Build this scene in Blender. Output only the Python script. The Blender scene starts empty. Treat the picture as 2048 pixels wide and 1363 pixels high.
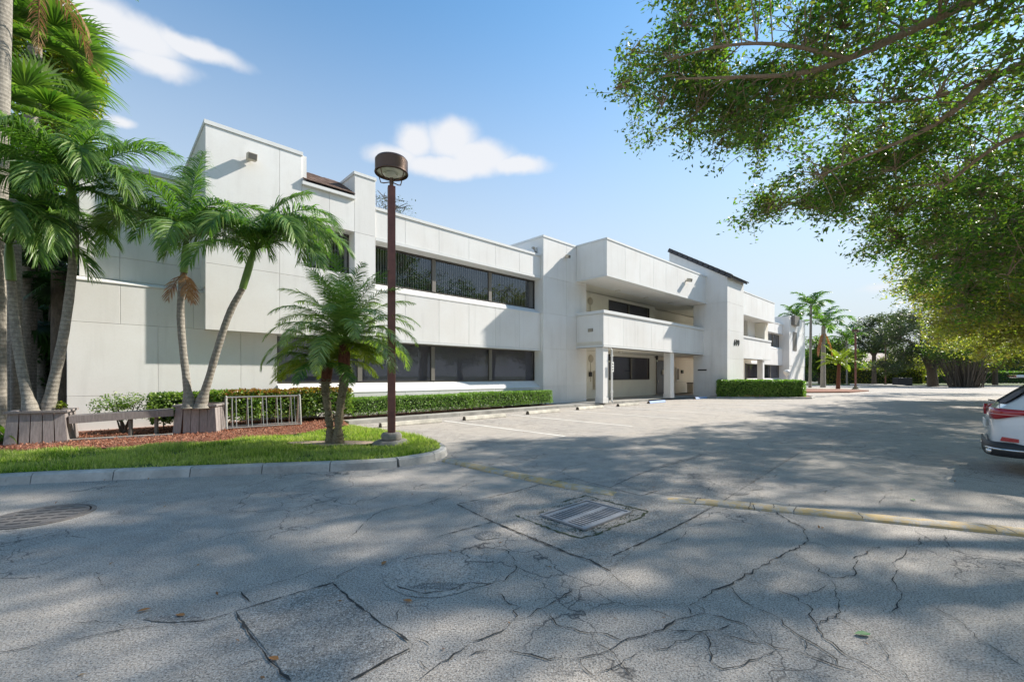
import bpy, math, random
import numpy as np
from mathutils import Vector, Matrix, noise as mnoise
random.seed(7); RNG = np.random.default_rng(7)
C = bpy.context.scene.collection
PI = math.pi; R = math.radians
SC = bpy.context.scene
# ------------------------------------------------------------------ camera
EYE = 1.6; F = 862.0; HY = 752.0
cam_d = bpy.data.cameras.new('camera'); cam = bpy.data.objects.new('camera', cam_d); C.objects.link(cam)
cam.location = (0, 0, EYE); cam.rotation_euler = (PI/2, 0, 0)
cam_d.sensor_width = 36; cam_d.lens = F/2048*36; cam_d.shift_y = (HY-681.5)/2048
cam_d.clip_start = 0.05; cam_d.clip_end = 6000
SC.camera = cam
# ------------------------------------------------------------------ light
SUN_EL = R(36.6); SUN_AZ = R(64.7)        # azimuth from +Y towards +X
sd = Vector((math.sin(SUN_AZ)*math.cos(SUN_EL), math.cos(SUN_AZ)*math.cos(SUN_EL), math.sin(SUN_EL)))
sun_l = bpy.data.lights.new('sun', 'SUN'); sun_l.energy = 4.3; sun_l.angle = R(0.9); sun_l.color = (1.0, 0.93, 0.83)
sun = bpy.data.objects.new('sun', sun_l); C.objects.link(sun)
sun.rotation_euler = sd.to_track_quat('Z', 'Y').to_euler(); sun.location = (30, 20, 40)
SC.view_settings.view_transform = 'Standard'; SC.view_settings.look = 'None'
SC.view_settings.gamma = 1; SC.view_settings.use_curve_mapping = False
SC.view_settings.exposure = 0.95
SKY_STRENGTH = 0.15
SC.cycles.diffuse_bounces = 6; SC.cycles.max_bounces = 12; SC.cycles.transparent_max_bounces = 16
def azel(px, py):
    t = (px-1024)/F; s = (HY-py)/F
    return math.atan2(t, 1), math.atan2(s, math.hypot(t, 1))
def build_world():
    w = bpy.data.worlds.new('World'); SC.world = w; w.use_nodes = True
    nt = w.node_tree; N = nt.nodes; L = nt.links
    for n in list(N): N.remove(n)
    def nd(t, **k):
        n = N.new(t)
        for a, b in k.items(): setattr(n, a, b)
        return n
    def M(op, a, b=None, c=None, clamp=False):
        n = nd('ShaderNodeMath', operation=op); n.use_clamp = clamp
        for i, v in enumerate((a, b, c)):
            if v is None: continue
            if isinstance(v, (int, float)): n.inputs[i].default_value = v
            else: L.new(v, n.inputs[i])
        return n.outputs[0]
    sky = nd('ShaderNodeTexSky'); sky.sky_type = 'NISHITA'; sky.sun_disc = False
    sky.sun_elevation = SUN_EL; sky.sun_rotation = SUN_AZ
    sky.air_density = 1.0; sky.dust_density = 0.25; sky.ozone_density = 2.5; sky.altitude = 0
    tc = nd('ShaderNodeTexCoord'); sep = nd('ShaderNodeSeparateXYZ'); L.new(tc.outputs['Generated'], sep.inputs[0])
    X, Y, Z = sep.outputs
    az = M('ARCTAN2', X, Y); el = M('ARCSINE', Z)
    n1 = nd('ShaderNodeTexNoise'); n1.inputs['Scale'].default_value = 9; n1.inputs['Detail'].default_value = 5; n1.inputs['Roughness'].default_value = 0.55
    L.new(tc.outputs['Generated'], n1.inputs['Vector'])
    wob = nd('ShaderNodeVectorMath', operation='SUBTRACT'); L.new(n1.outputs['Color'], wob.inputs[0]); wob.inputs[1].default_value = (.5, .5, .5)
    sw = nd('ShaderNodeSeparateXYZ'); L.new(wob.outputs[0], sw.inputs[0])
    az2 = M('MULTIPLY_ADD', sw.outputs[0], 0.07, az); el2 = M('MULTIPLY_ADD', sw.outputs[1], 0.045, el)
    # cumulus puffs: (px, py, rx, ry, strength) as directions on the sky
    puffs = [(790, 308, 62, 26, 1), (835, 282, 48, 38, 1), (905, 282, 62, 44, 1), (960, 315, 75, 36, 1), (1035, 330, 62, 24, 1), (900, 330, 120, 26, 1),
             (170, 25, 130, 55, 1), (265, 70, 120, 48, 1), (390, 97, 110, 26, .95), (310, 128, 95, 30, .9), (235, 239, 36, 13, .75), (1755, 572, 42, 14, .45)]
    acc = None
    for (px, py, rx, ry, st) in puffs:
        a0, e0 = azel(px, py); a1, _ = azel(px+rx, py); _, e1 = azel(px, py-ry)
        da = M('MULTIPLY', M('SUBTRACT', az2, a0), 1/abs(a1-a0)); de = M('MULTIPLY', M('SUBTRACT', el2, e0), 1/abs(e1-e0))
        r = M('SQRT', M('ADD', M('MULTIPLY', da, da), M('MULTIPLY', de, de)))
        m = M('MULTIPLY', M('SUBTRACT', 1.25, r), st)
        acc = m if acc is None else M('MAXIMUM', acc, m)
    n2 = nd('ShaderNodeTexNoise'); n2.inputs['Scale'].default_value = 16; n2.inputs['Detail'].default_value = 6
    L.new(tc.outputs['Generated'], n2.inputs['Vector'])
    dens = M('MULTIPLY_ADD', n2.outputs['Fac'], 0.5, M('ADD', acc, -0.25))
    mr = nd('ShaderNodeMapRange', interpolation_type='SMOOTHSTEP'); L.new(dens, mr.inputs[0])
    mr.inputs[1].default_value = 0.0; mr.inputs[2].default_value = 0.78
    fac = M('MULTIPLY', mr.outputs[0], 0.93)
    # thin veil towards the horizon
    hz = nd('ShaderNodeMapRange', interpolation_type='SMOOTHSTEP'); L.new(el, hz.inputs[0])
    hz.inputs[1].default_value = 0.80; hz.inputs[2].default_value = -0.02; hz.inputs[3].default_value = 0.0; hz.inputs[4].default_value = 1.0
    hs = nd('ShaderNodeHueSaturation'); hs.inputs['Saturation'].default_value = 0.95; hs.inputs['Value'].default_value = 1.0
    tint = nd('ShaderNodeMixRGB', blend_type='MULTIPLY'); tint.inputs[0].default_value = 1; tint.inputs[2].default_value = (.44, .75, .82, 1); L.new(sky.outputs[0], tint.inputs[1]); L.new(tint.outputs[0], hs.inputs['Color'])
    veil = nd('ShaderNodeMixRGB'); veil.inputs[2].default_value = (2.6, 2.72, 2.82, 1); L.new(hz.outputs[0], veil.inputs[0]); L.new(hs.outputs[0], veil.inputs[1])
    cl = nd('ShaderNodeMixRGB'); cl.inputs[2].default_value = (3.15, 3.18, 3.28, 1); L.new(fac, cl.inputs[0]); L.new(veil.outputs[0], cl.inputs[1])
    bg = nd('ShaderNodeBackground'); bg.inputs['Strength'].default_value = SKY_STRENGTH; L.new(cl.outputs[0], bg.inputs['Color'])
    out = nd('ShaderNodeOutputWorld'); L.new(bg.outputs[0], out.inputs[0])
build_world()
# ------------------------------------------------------------------ helpers
def Wp(px, py, Y): return Vector(((px-1024)/F*Y, Y, EYE+(HY-py)/F*Y))
def G(px, py, z=0.0):
    Y = F*(EYE-z)/(py-HY); return Vector(((px-1024)/F*Y, Y, z))
TH = math.atan2(1.0, 901/862.0)
D = Vector((math.cos(TH), math.sin(TH), 0)); NN = Vector((-math.sin(TH), math.cos(TH), 0))
def UV(u, v, z=0.0): q = D*u+NN*v; return Vector((q.x, q.y, z))
def project(P):   # P (N,3) array -> px, py
    Y = np.maximum(P[:, 1], 1e-3)
    return 1024+F*P[:, 0]/Y, HY-F*(P[:, 2]-EYE)/Y
def tag(o, label=None, cat=None, group=None, kind=None):
    if label: o['label'] = label
    if cat: o['category'] = cat
    if group: o['group'] = group
    if kind: o['kind'] = kind
    return o
def empty(name, loc=(0, 0, 0), rz=0.0, label=None, cat=None, group=None):
    o = bpy.data.objects.new(name, None); C.objects.link(o); o.location = loc; o.rotation_euler = (0, 0, rz)
    o.empty_display_size = 0.2
    return tag(o, label, cat, group)
def link(name, me, parent=None, mat=None):
    if mat is not None and not me.materials: me.materials.append(mat)
    o = bpy.data.objects.new(name, me); C.objects.link(o)
    if parent is not None: o.parent = parent
    return o
class MB:
    def __init__(s): s.v = []; s.f = []
    def poly(s, pts):
        k = len(s.v); s.v += [tuple(p) for p in pts]; s.f.append(tuple(range(k, k+len(pts)))); return s
    def box(s, x0, x1, y0, y1, z0, z1, T=None):
        k = len(s.v)
        P = [(x0, y0, z0), (x1, y0, z0), (x1, y1, z0), (x0, y1, z0), (x0, y0, z1), (x1, y0, z1), (x1, y1, z1), (x0, y1, z1)]
        if T is not None: P = [tuple(T @ Vector(p)) for p in P]
        s.v += P
        for f in ((3, 2, 1, 0), (4, 5, 6, 7), (0, 1, 5, 4), (1, 2, 6, 5), (2, 3, 7, 6), (3, 0, 4, 7)): s.f.append(tuple(k+i for i in f))
        return s
    def bar(s, a, b, w, h=None):
        a = Vector(a); b = Vector(b); h = h or w; d = b-a; L = d.length
        q = d.to_track_quat('X', 'Z').to_matrix().to_4x4(); T = Matrix.Translation(a) @ q
        return s.box(0, L, -w/2, w/2, -h/2, h/2, T)
    def prism(s, prof, a0, a1, axis='x'):
        k = len(s.v); n = len(prof)
        for a in (a0, a1):
            for (p, q) in prof:
                s.v.append((a, p, q) if axis == 'x' else ((p, a, q) if axis == 'y' else (p, q, a)))
        for i in range(n): j = (i+1) % n; s.f.append((k+i, k+j, k+n+j, k+n+i))
        s.f.append(tuple(range(k+n-1, k-1, -1))); s.f.append(tuple(range(k+n, k+2*n)))
        return s
    def tube(s, pts, rad, n=8, cap=True):
        pts = [Vector(p) for p in pts]; m = len(pts)
        if isinstance(rad, (int, float)): rad = [rad]*m
        k = len(s.v); up = Vector((0.13, 0.2, 1)).normalized()
        for i, p in enumerate(pts):
            t = (pts[min(i+1, m-1)]-pts[max(i-1, 0)]).normalized()
            a = t.cross(up)
            if a.length < 0.05: a = t.cross(Vector((1, 0, 0)))
            a.normalize(); b = t.cross(a).normalized()
            for j in range(n):
                an = 2*PI*j/n; s.v.append(tuple(p+(a*math.cos(an)+b*math.sin(an))*rad[i]))
        for i in range(m-1):
            for j in range(n):
                j2 = (j+1) % n; s.f.append((k+i*n+j, k+i*n+j2, k+(i+1)*n+j2, k+(i+1)*n+j))
        if cap: s.f.append(tuple(k+j for j in range(n-1, -1, -1))); s.f.append(tuple(k+(m-1)*n+j for j in range(n)))
        return s
    def lathe(s, prof, n=24, c=(0, 0, 0), sq=None):
        k = len(s.v)
        for (r, z) in prof:
            for j in range(n):
                an = 2*PI*(j+.5)/n; s.v.append((c[0]+r*math.cos(an), c[1]+r*math.sin(an), c[2]+z))
        for i in range(len(prof)-1):
            for j in range(n):
                j2 = (j+1) % n; s.f.append((k+i*n+j, k+i*n+j2, k+(i+1)*n+j2, k+(i+1)*n+j))
        s.f.append(tuple(k+j for j in range(n-1, -1, -1))); s.f.append(tuple(k+(len(prof)-1)*n+j for j in range(n)))
        return s
    def nocap(s): s.f = s.f[:-2]; return s
    def shift(s, off): s.v = [(a-off[0], b-off[1], c-off[2]) for a, b, c in s.v]; return s
    def build(s, name, mat, parent=None, smooth=False, bevel=0.0, seg=2, angle=35, origin=None):
        if origin is not None: s.shift(origin)
        me = bpy.data.meshes.new(name); me.from_pydata(s.v, [], s.f); me.update()
        o = link(name, me, parent, mat)
        if origin is not None and parent is None: o.location = origin
        if smooth:
            for p in me.polygons: p.use_smooth = True
            try: me.set_sharp_from_angle(angle=R(angle))
            except Exception: pass
        if bevel:
            m = o.modifiers.new('bevel', 'BEVEL'); m.width = bevel; m.segments = seg; m.limit_method = 'ANGLE'; m.angle_limit = R(30)
        return o
def np_mesh(name, V, Q, mat, parent=None, smooth=False):
    me = bpy.data.meshes.new(name); V = np.asarray(V, dtype=np.float32).reshape(-1, 3); Q = np.asarray(Q, dtype=np.int32)
    k = Q.shape[1]; n = len(Q)
    me.vertices.add(len(V)); me.vertices.foreach_set('co', V.ravel())
    me.loops.add(n*k); me.loops.foreach_set('vertex_index', Q.ravel())
    me.polygons.add(n); me.polygons.foreach_set('loop_start', np.arange(n, dtype=np.int32)*k)
    me.polygons.foreach_set('loop_total', np.full(n, k, dtype=np.int32))
    if smooth: me.polygons.foreach_set('use_smooth', np.ones(n, dtype=bool))
    me.update(calc_edges=True); me.validate()
    return link(name, me, parent, mat)
def leaves(P, size, up=0.3, asp=0.5, rng=RNG, nrm=None, tiltup=None):
    """rhombic leaves at points P: returns V,Q"""
    n = len(P); sz = size*(0.65+0.7*rng.random(n))[:, None]
    a = rng.normal(size=(n, 3)); a[:, 2] *= 0.6; a[:, 2] -= (0.25 if tiltup is None else tiltup)
    a /= np.linalg.norm(a, axis=1)[:, None]
    m = rng.normal(size=(n, 3)); m[:, 2] += up*3
    if nrm is not None: m = m*0.6+nrm*1.2
    b = np.cross(a, m); b /= (np.linalg.norm(b, axis=1)[:, None]+1e-6)
    c = np.cross(b, a)
    V = np.empty((n, 4, 3), dtype=np.float32)
    V[:, 0] = P; V[:, 1] = P+a*sz*.45+b*sz*asp*.5+c*sz*.10; V[:, 2] = P+a*sz; V[:, 3] = P+a*sz*.45-b*sz*asp*.5+c*sz*.10
    Q = np.arange(n*4, dtype=np.int32).reshape(n, 4)
    return V.reshape(-1, 3), Q
# ------------------------------------------------------------------ materials
class NT:
    def __init__(s, name):
        s.m = bpy.data.materials.new(name); s.m.use_nodes = True; s.n = s.m.node_tree.nodes; s.l = s.m.node_tree.links
        s.b = s.n['Principled BSDF']; s.out = s.n['Material Output']; s.tc = None
    def nd(s, t, **k):
        n = s.n.new(t)
        for a, b in k.items(): setattr(n, a, b)
        return n
    def coord(s, kind='Object'):
        if s.tc is None: s.tc = s.nd('ShaderNodeTexCoord')
        return s.tc.outputs[kind]
    def geo(s): return s.nd('ShaderNodeNewGeometry')
    def set(s, inp, v):
        i = s.b.inputs[inp]
        if hasattr(v, 'is_linked') or hasattr(v, 'links'): s.l.new(v, i)
        elif isinstance(v, tuple): i.default_value = (*v[:3], 1)
        else: i.default_value = v
    def mapv(s, scale=(1, 1, 1), rot=(0, 0, 0), src=None):
        m = s.nd('ShaderNodeMapping'); m.inputs['Scale'].default_value = scale; m.inputs['Rotation'].default_value = rot
        s.l.new(src if src is not None else s.coord(), m.inputs[0]); return m.outputs[0]
    def noise(s, scale, detail=4, rough=.55, vec=None, dist=0.0):
        n = s.nd('ShaderNodeTexNoise'); n.inputs['Scale'].default_value = scale; n.inputs['Detail'].default_value = detail
        n.inputs['Roughness'].default_value = rough; n.inputs['Distortion'].default_value = dist
        s.l.new(vec if vec is not None else s.coord(), n.inputs['Vector']); return n.outputs['Fac']
    def vor(s, scale, feature='F1', vec=None, rand=1.0):
        n = s.nd('ShaderNodeTexVoronoi', feature=feature); n.inputs['Scale'].default_value = scale; n.inputs['Randomness'].default_value = rand
        s.l.new(vec if vec is not None else s.coord(), n.inputs['Vector']); return n
    def ramp(s, fac, stops):
        r = s.nd('ShaderNodeValToRGB'); s.l.new(fac, r.inputs[0]); e = r.color_ramp.elements
        while len(e) > 1: e.remove(e[-1])
        e[0].position = stops[0][0]; e[0].color = (*stops[0][1], 1)
        for p, c in stops[1:]: x = e.new(p); x.color = (*c, 1)
        return r.outputs[0]
    def mix(s, fac, a, b, mode='MIX'):
        n = s.nd('ShaderNodeMixRGB', blend_type=mode)
        for i, v in ((0, fac), (1, a), (2, b)):
            if isinstance(v, tuple): n.inputs[i].default_value = (*v[:3], 1)
            elif isinstance(v, (int, float)): n.inputs[i].default_value = v
            else: s.l.new(v, n.inputs[i])
        return n.outputs[0]
    def mr(s, v, a, b, c=0.0, d=1.0):
        n = s.nd('ShaderNodeMapRange'); s.l.new(v, n.inputs[0])
        for i, x in enumerate((a, b, c, d)): n.inputs[i+1].default_value = x
        return n.outputs[0]
    def math(s, op, a, b=0.0):
        n = s.nd('ShaderNodeMath', operation=op)
        for i, v in enumerate((a, b)):
            if isinstance(v, (int, float)): n.inputs[i].default_value = v
            else: s.l.new(v, n.inputs[i])
        return n.outputs[0]
    def bump(s, h, strength=.3, dist=.01):
        n = s.nd('ShaderNodeBump'); n.inputs['Strength'].default_value = strength; n.inputs['Distance'].default_value = dist
        s.l.new(h, n.inputs['Height']); s.l.new(n.outputs[0], s.b.inputs['Normal']); return n
def plain(name, col, rough=.6, metal=0.0, var=0.12, scale=6, bump=0.0, spec=None, coat=0.0):
    t = NT(name); n = t.noise(scale, 5)
    c = t.mix(n, tuple(x*(1-var) for x in col), tuple(min(1, x*(1+var)) for x in col))
    t.set('Base Color', c); t.set('Roughness', rough); t.set('Metallic', metal)
    if spec is not None: t.set('Specular IOR Level', spec)
    if coat: t.set('Coat Weight', coat); t.set('Coat Roughness', 0.03)
    if bump: t.bump(t.noise(scale*12, 3), bump, .004)
    return t.m
def mat_stucco(name='white_stucco', base=(.82, .80, .765), gate=.7):
    t = NT(name); big = t.noise(.55, 5, .6); vec = t.mapv((3.5, 3.5, .35)); st = t.noise(1.0, 5, .6, vec); fine = t.noise(22, 4, .7); micro = t.noise(140, 2)
    oi = t.nd('ShaderNodeObjectInfo'); rnd = t.mr(oi.outputs['Random'], 0, 1, .965, 1.02)
    c = t.mix(t.mr(big, .35, .7), tuple(x*.93 for x in base), tuple(min(x*1.05, .82) for x in base))
    c = t.mix(t.mr(st, .52, .78, 0, .38*gate), c, (.50, .49, .46))
    c = t.mix(t.mr(fine, .45, .75, 0, .13), c, (.55, .54, .52))
    c = t.mix(1.0, c, rnd, 'MULTIPLY')
    t.set('Base Color', c); t.set('Roughness', .85); t.set('Specular IOR Level', .25)
    t.bump(t.mix(.5, fine, micro), .35, .006); return t.m
def mat_asphalt(name, base=(.2, .2, .205), crack=True, dark=0.0):
    t = NT(name); v = t.coord()
    sp = t.noise(90, 3, .85); sp2 = t.noise(80, 3, .75); mid = t.noise(3.2, 6, .65); big = t.noise(.28, 4, .6)
    c = t.mix(t.mr(mid, .32, .66), tuple(x*.66 for x in base), tuple(x*1.14 for x in base))
    c = t.mix(t.mr(big, .40, .62, 0, .5), c, (base[0]*1.25, base[1]*1.19, base[2]*1.08)); c = t.mix(t.mr(t.noise(.9, 5, .7), .54, .72, 0, .6), c, tuple(x*.55 for x in base))
    c = t.mix(t.mr(sp, .50, .62, 0, .95), c, (.68, .66, .62))
    c = t.mix(t.mr(sp2, .50, .62, 0, .85), c, (.07, .07, .072))
    c = t.mix(t.mr(t.noise(30, 3, .8), .5, .7, 0, .3), c, (.16, .155, .15))
    h = t.mix(.6, sp, sp2)
    if crack:
        wv = t.nd('ShaderNodeVectorMath', operation='ADD'); nz = t.nd('ShaderNodeTexNoise'); nz.inputs['Scale'].default_value = 2.2; nz.inputs['Detail'].default_value = 4; t.l.new(v, nz.inputs['Vector'])
        sc = t.nd('ShaderNodeVectorMath', operation='SCALE'); sc.inputs['Scale'].default_value = .55; t.l.new(nz.outputs['Color'], sc.inputs[0])
        t.l.new(v, wv.inputs[0]); t.l.new(sc.outputs[0], wv.inputs[1])
        for scale, w, reg in ((1.1, .010, .47), (4.0, .022, .54)):
            e = t.vor(scale, 'DISTANCE_TO_EDGE', wv.outputs[0]).outputs['Distance']
            line = t.mr(e, 0, w, 1, 0); region = t.mr(t.noise(.45, 3, .6), reg, reg+.07)
            f = t.math('MULTIPLY', t.math('MULTIPLY', line, region), .85)
            c = t.mix(f, c, (.045, .045, .048))
    if dark: c = t.mix(dark, c, (.07, .07, .075))
    t.set('Base Color', c); t.set('Roughness', .88); t.set('Specular IOR Level', .3)
    t.bump(h, .9, .012); return t.m
def mat_concrete(name, base=(.42, .405, .37), scale=1.0):
    t = NT(name); a = t.noise(1.6*scale, 6, .65); b = t.noise(14*scale, 4, .7); oi = t.nd('ShaderNodeObjectInfo')
    c = t.mix(t.mr(a, .33, .7), tuple(x*.66 for x in base), tuple(min(.8, x*1.15) for x in base))
    c = t.mix(t.mr(b, .55, .78, 0, .6), c, tuple(x*.42 for x in base))
    c = t.mix(1.0, c, t.mr(oi.outputs['Random'], 0, 1, .84, 1.08), 'MULTIPLY')
    t.set('Base Color', c); t.set('Roughness', .9); t.bump(t.mix(.5, a, t.noise(70, 3)), .5, .008); return t.m
def mat_leaf(name, cols, trans=.45, rough=.45, spec=.5, tr_tint=(1.55, 1.95, .6)):
    t = NT(name); g = t.geo(); rnd = g.outputs['Random Per Island']
    n = len(cols); c = t.ramp(rnd, [(i/(max(n-1, 1)), col) for i, col in enumerate(cols)])
    big = t.noise(.9, 3); c = t.mix(t.mr(big, .35, .65, 0, .35), c, tuple(x*1.35 for x in cols[-1]))
    t.set('Base Color', c); t.set('Roughness', rough); t.set('Specular IOR Level', spec)
    tr = t.nd('ShaderNodeBsdfTranslucent'); cc = t.mix(1.0, c, tr_tint, 'MULTIPLY'); t.l.new(cc, tr.inputs[0])
    mx = t.nd('ShaderNodeMixShader'); mx.inputs[0].default_value = trans
    t.l.new(t.b.outputs[0], mx.inputs[1]); t.l.new(tr.outputs[0], mx.inputs[2]); t.l.new(mx.outputs[0], t.out.inputs[0]); return t.m
def mat_bark(name, c1, c2, vs=(6, 6, 2), rings=0.0):
    t = NT(name); v = t.mapv(vs); a = t.noise(2.5, 6, .7, v); b = t.noise(18, 4, .7)
    c = t.mix(t.mr(a, .35, .68), c1, c2); c = t.mix(t.mr(b, .5, .75, 0, .5), c, tuple(x*.5 for x in c1)); h = a
    if rings:
        w = t.nd('ShaderNodeTexWave', bands_direction='Z'); w.inputs['Scale'].default_value = rings; w.inputs['Distortion'].default_value = 1.6; w.inputs['Detail'].default_value = 2
        t.l.new(t.coord(), w.inputs['Vector']); c = t.mix(t.mr(w.outputs['Fac'], .75, 1, 0, .45), c, tuple(x*.55 for x in c1)); h = t.mix(.4, a, w.outputs['Fac'])
    t.set('Base Color', c); t.set('Roughness', .9); t.bump(h, .6, .02); return t.m
def mat_glass(name, tint=(.05, .055, .06), refl=(.75, .8, .85), rough=.015):
    t = NT(name); fr = t.nd('ShaderNodeLayerWeight'); fr.inputs['Blend'].default_value = .5; fr = t.math('POWER', fr.outputs['Facing'], 3.6)
    gl = t.nd('ShaderNodeBsdfGlossy'); gl.inputs['Color'].default_value = (*refl, 1); gl.inputs['Roughness'].default_value = rough
    tr = t.nd('ShaderNodeBsdfTransparent'); tr.inputs['Color'].default_value = (*tint, 1)
    bn = t.nd('ShaderNodeBump'); bn.inputs['Strength'].default_value = .05; bn.inputs['Distance'].default_value = .02; t.l.new(t.noise(1.2, 2), bn.inputs['Height'])
    t.l.new(bn.outputs[0], gl.inputs['Normal'])
    mx = t.nd('ShaderNodeMixShader'); t.l.new(t.mr(fr, 0, 1, .09, 1), mx.inputs[0]); t.l.new(tr.outputs[0], mx.inputs[1]); t.l.new(gl.outputs[0], mx.inputs[2])
    t.l.new(mx.outputs[0], t.out.inputs[0]); return t.m
M = {}
M['stucco'] = mat_stucco()
M['stucco_cream'] = mat_stucco('cream_stucco', (.80, .755, .66), gate=.4)
M['trim'] = plain('pale_trim', (.70, .71, .70), .7, var=.06)
M['asphalt'] = mat_asphalt('asphalt', (.435, .385, .335))
M['asphalt_patch'] = mat_asphalt('asphalt_patch', (.36, .32, .28), crack=False)
M['asphalt_old'] = mat_asphalt('asphalt_worn', (.46, .41, .36), crack=True)
M['asphalt_dark'] = mat_asphalt('asphalt_dark', (.24, .22, .20), crack=True)
M['crack'] = plain('crack_dirt', (.035, .035, .034), .95, var=.4, scale=9)
M['moss'] = plain('moss', (.05, .062, .025), .95, var=.5, scale=30)
M['concrete'] = mat_concrete('concrete', (.40, .385, .35))
M['kerb'] = mat_concrete('kerb_concrete', (.50, .48, .44), 1.6)
M['stop'] = mat_concrete('wheel_stop_paint', (.62, .58, .49), 2)
M['stop_blue'] = plain('blue_paint', (.36, .47, .70), .75, var=.25, scale=8)
M['metal_frame'] = plain('bronze_frame', (.10, .09, .08), .45, .5)
M['frame_grey'] = plain('grey_mullion', (.17, .155, .135), .55, .2)
M['glass'] = mat_glass('window_glass', (.88, .88, .88), (.55, .58, .62))
M['glass_dark'] = mat_glass('window_glass_lower', (.86, .86, .88), (.30, .31, .34))
M['blind'] = plain('vertical_blind', (.26, .275, .27), .8)
M['blind_low'] = plain('grey_shade', (.22, .215, .23), .85, var=.05, scale=2)
M['dark'] = plain('dark_room', (.03, .03, .035), .9)
M['black'] = plain('black_paint', (.02, .02, .022), .5)
M['steel'] = plain('galvanised_steel', (.42, .41, .38), .42, .75, var=.25, scale=20)
M['iron'] = plain('grate_iron', (.34, .34, .35), .6, .45, var=.25, scale=14, bump=.3)
M['iron_brown'] = plain('manhole_iron', (.20, .18, .165), .75, .25, var=.3, scale=14, bump=.4)
M['roofing'] = plain('roofing', (.35, .34, .32), .9)
M['beige'] = plain('beige_metal', (.50, .45, .36), .6)
M['white'] = plain('white_enamel', (.78, .78, .76), .4, var=.04)
M['lens'] = plain('lamp_lens', (.60, .62, .50), .25, var=.1)
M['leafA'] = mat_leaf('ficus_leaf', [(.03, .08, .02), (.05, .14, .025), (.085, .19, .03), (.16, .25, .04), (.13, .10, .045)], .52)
M['leafY'] = mat_leaf('ficus_leaf_sunny', [(.08, .12, .018), (.15, .19, .025), (.23, .26, .035), (.32, .32, .06), (.22, .13, .06)], .52)  # ficus leaf again, with sunlight put into a yellower colour
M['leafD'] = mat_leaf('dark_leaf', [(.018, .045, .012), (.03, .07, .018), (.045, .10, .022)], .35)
M['leafO'] = mat_leaf('oak_leaf', [(.035, .05, .025), (.055, .075, .035), (.085, .105, .05)], .35)
M['hedge'] = mat_leaf('hedge_leaf', [(.045, .11, .016), (.09, .19, .025), (.18, .30, .05), (.26, .36, .10)], .3, .45, .45)
M['croton'] = mat_leaf('cocoplum_leaf', [(.035, .09, .014), (.06, .14, .02), (.13, .22, .03), (.24, .30, .06)], .3, .42, .55)
M['croton_red'] = mat_leaf('cocoplum_new_leaf', [(.22, .06, .02), (.28, .12, .03), (.18, .15, .03)], .35, .35)
M['palm'] = mat_leaf('palm_leaflet', [(.022, .075, .014), (.04, .12, .02), (.085, .18, .03), (.19, .26, .07)], .38, .42, .45)
M['palm_y'] = mat_leaf('palm_leaflet_yellow', [(.12, .17, .015), (.20, .24, .02), (.28, .29, .04)], .45, .4)
M['palm_d'] = mat_leaf('date_palm_leaflet', [(.06, .13, .025), (.11, .20, .035), (.19, .27, .05), (.32, .36, .12)], .4, .3, .9)
M['palm_dark'] = mat_leaf('fan_palm_leaf_shaded', [(.02, .05, .012), (.03, .075, .016)], .3, .4)  # dark copy for the shaded fan palms, shade put into the colour
M['palm_mid'] = mat_leaf('fan_palm_leaf_sunny', [(.025, .065, .014), (.045, .11, .018), (.09, .16, .025), (.15, .20, .05)], .45, .4)  # brighter copy of the fan palm leaf, sunlight put into the colour
M['frond_dead'] = mat_leaf('dead_frond', [(.22, .10, .05), (.32, .17, .08), (.38, .26, .14)], .3, .8, .2, (1.2, 1, .8))
M['shaft'] = plain('green_crownshaft', (.13, .22, .04), .4, var=.3, scale=3)
M['grass'] = mat_leaf('grass_blade', [(.06, .12, .015), (.12, .21, .025), (.22, .31, .04), (.34, .39, .09), (.50, .46, .24)], .45, .6, .3)
M['mulch'] = mat_leaf('mulch_chip', [(.26, .09, .05), (.42, .17, .10), (.54, .30, .20), (.14, .06, .04)], .0, .9, .1)
M['bark_palm'] = mat_bark('palm_trunk_grey', (.19, .17, .14), (.36, .33, .28), (7, 7, 4), 3.2)
M['bark_date'] = mat_bark('date_palm_trunk', (.10, .075, .045), (.30, .25, .15), (18, 18, 14))
M['bark_red'] = mat_bark('date_palm_fibre', (.08, .022, .012), (.22, .08, .04), (14, 14, 6))
M['bark'] = mat_bark('tree_bark', (.22, .15, .10), (.40, .29, .20), (9, 9, 2))
M['bark_dark'] = mat_bark('oak_bark', (.07, .055, .04), (.15, .12, .09), (9, 9, 2))
M['tile'] = plain('clay_roof_tile', (.15, .095, .07), .9, var=.6, scale=3, bump=.4)
M['tile_dark'] = plain('dark_roof_tile', (.055, .055, .06), .7, var=.4, scale=3)
def mat_soil():
    t = NT('mulch_bed'); a = t.noise(40, 4, .75); b = t.noise(3, 4)
    c = t.mix(t.mr(a, .3, .7), (.12, .045, .028), (.34, .15, .09)); c = t.mix(t.mr(b, .5, .7, 0, .5), c, (.28, .17, .12)); t.set('Base Color', c); t.set('Roughness', .95); t.bump(a, .8, .02); return t.m
def mat_turf():
    t = NT('turf_soil'); a = t.noise(50, 4, .75); b = t.noise(2.2, 4)
    c = t.mix(t.mr(a, .3, .7), (.045, .085, .018), (.13, .20, .035)); c = t.mix(t.mr(b, .55, .72, 0, .4), c, (.22, .20, .10)); t.set('Base Color', c); t.set('Roughness', .95); t.bump(a, .8, .02); return t.m
def mat_ground():
    t = NT('ground_soil'); a = t.noise(1.4, 5, .7); b = t.noise(.12, 4)
    c = t.mix(t.mr(a, .3, .7), (.06, .09, .025), (.15, .17, .06)); c = t.mix(t.mr(b, .45, .62, 0, .6), c, (.24, .21, .15)); t.set('Base Color', c); t.set('Roughness', .95); return t.m
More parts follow.
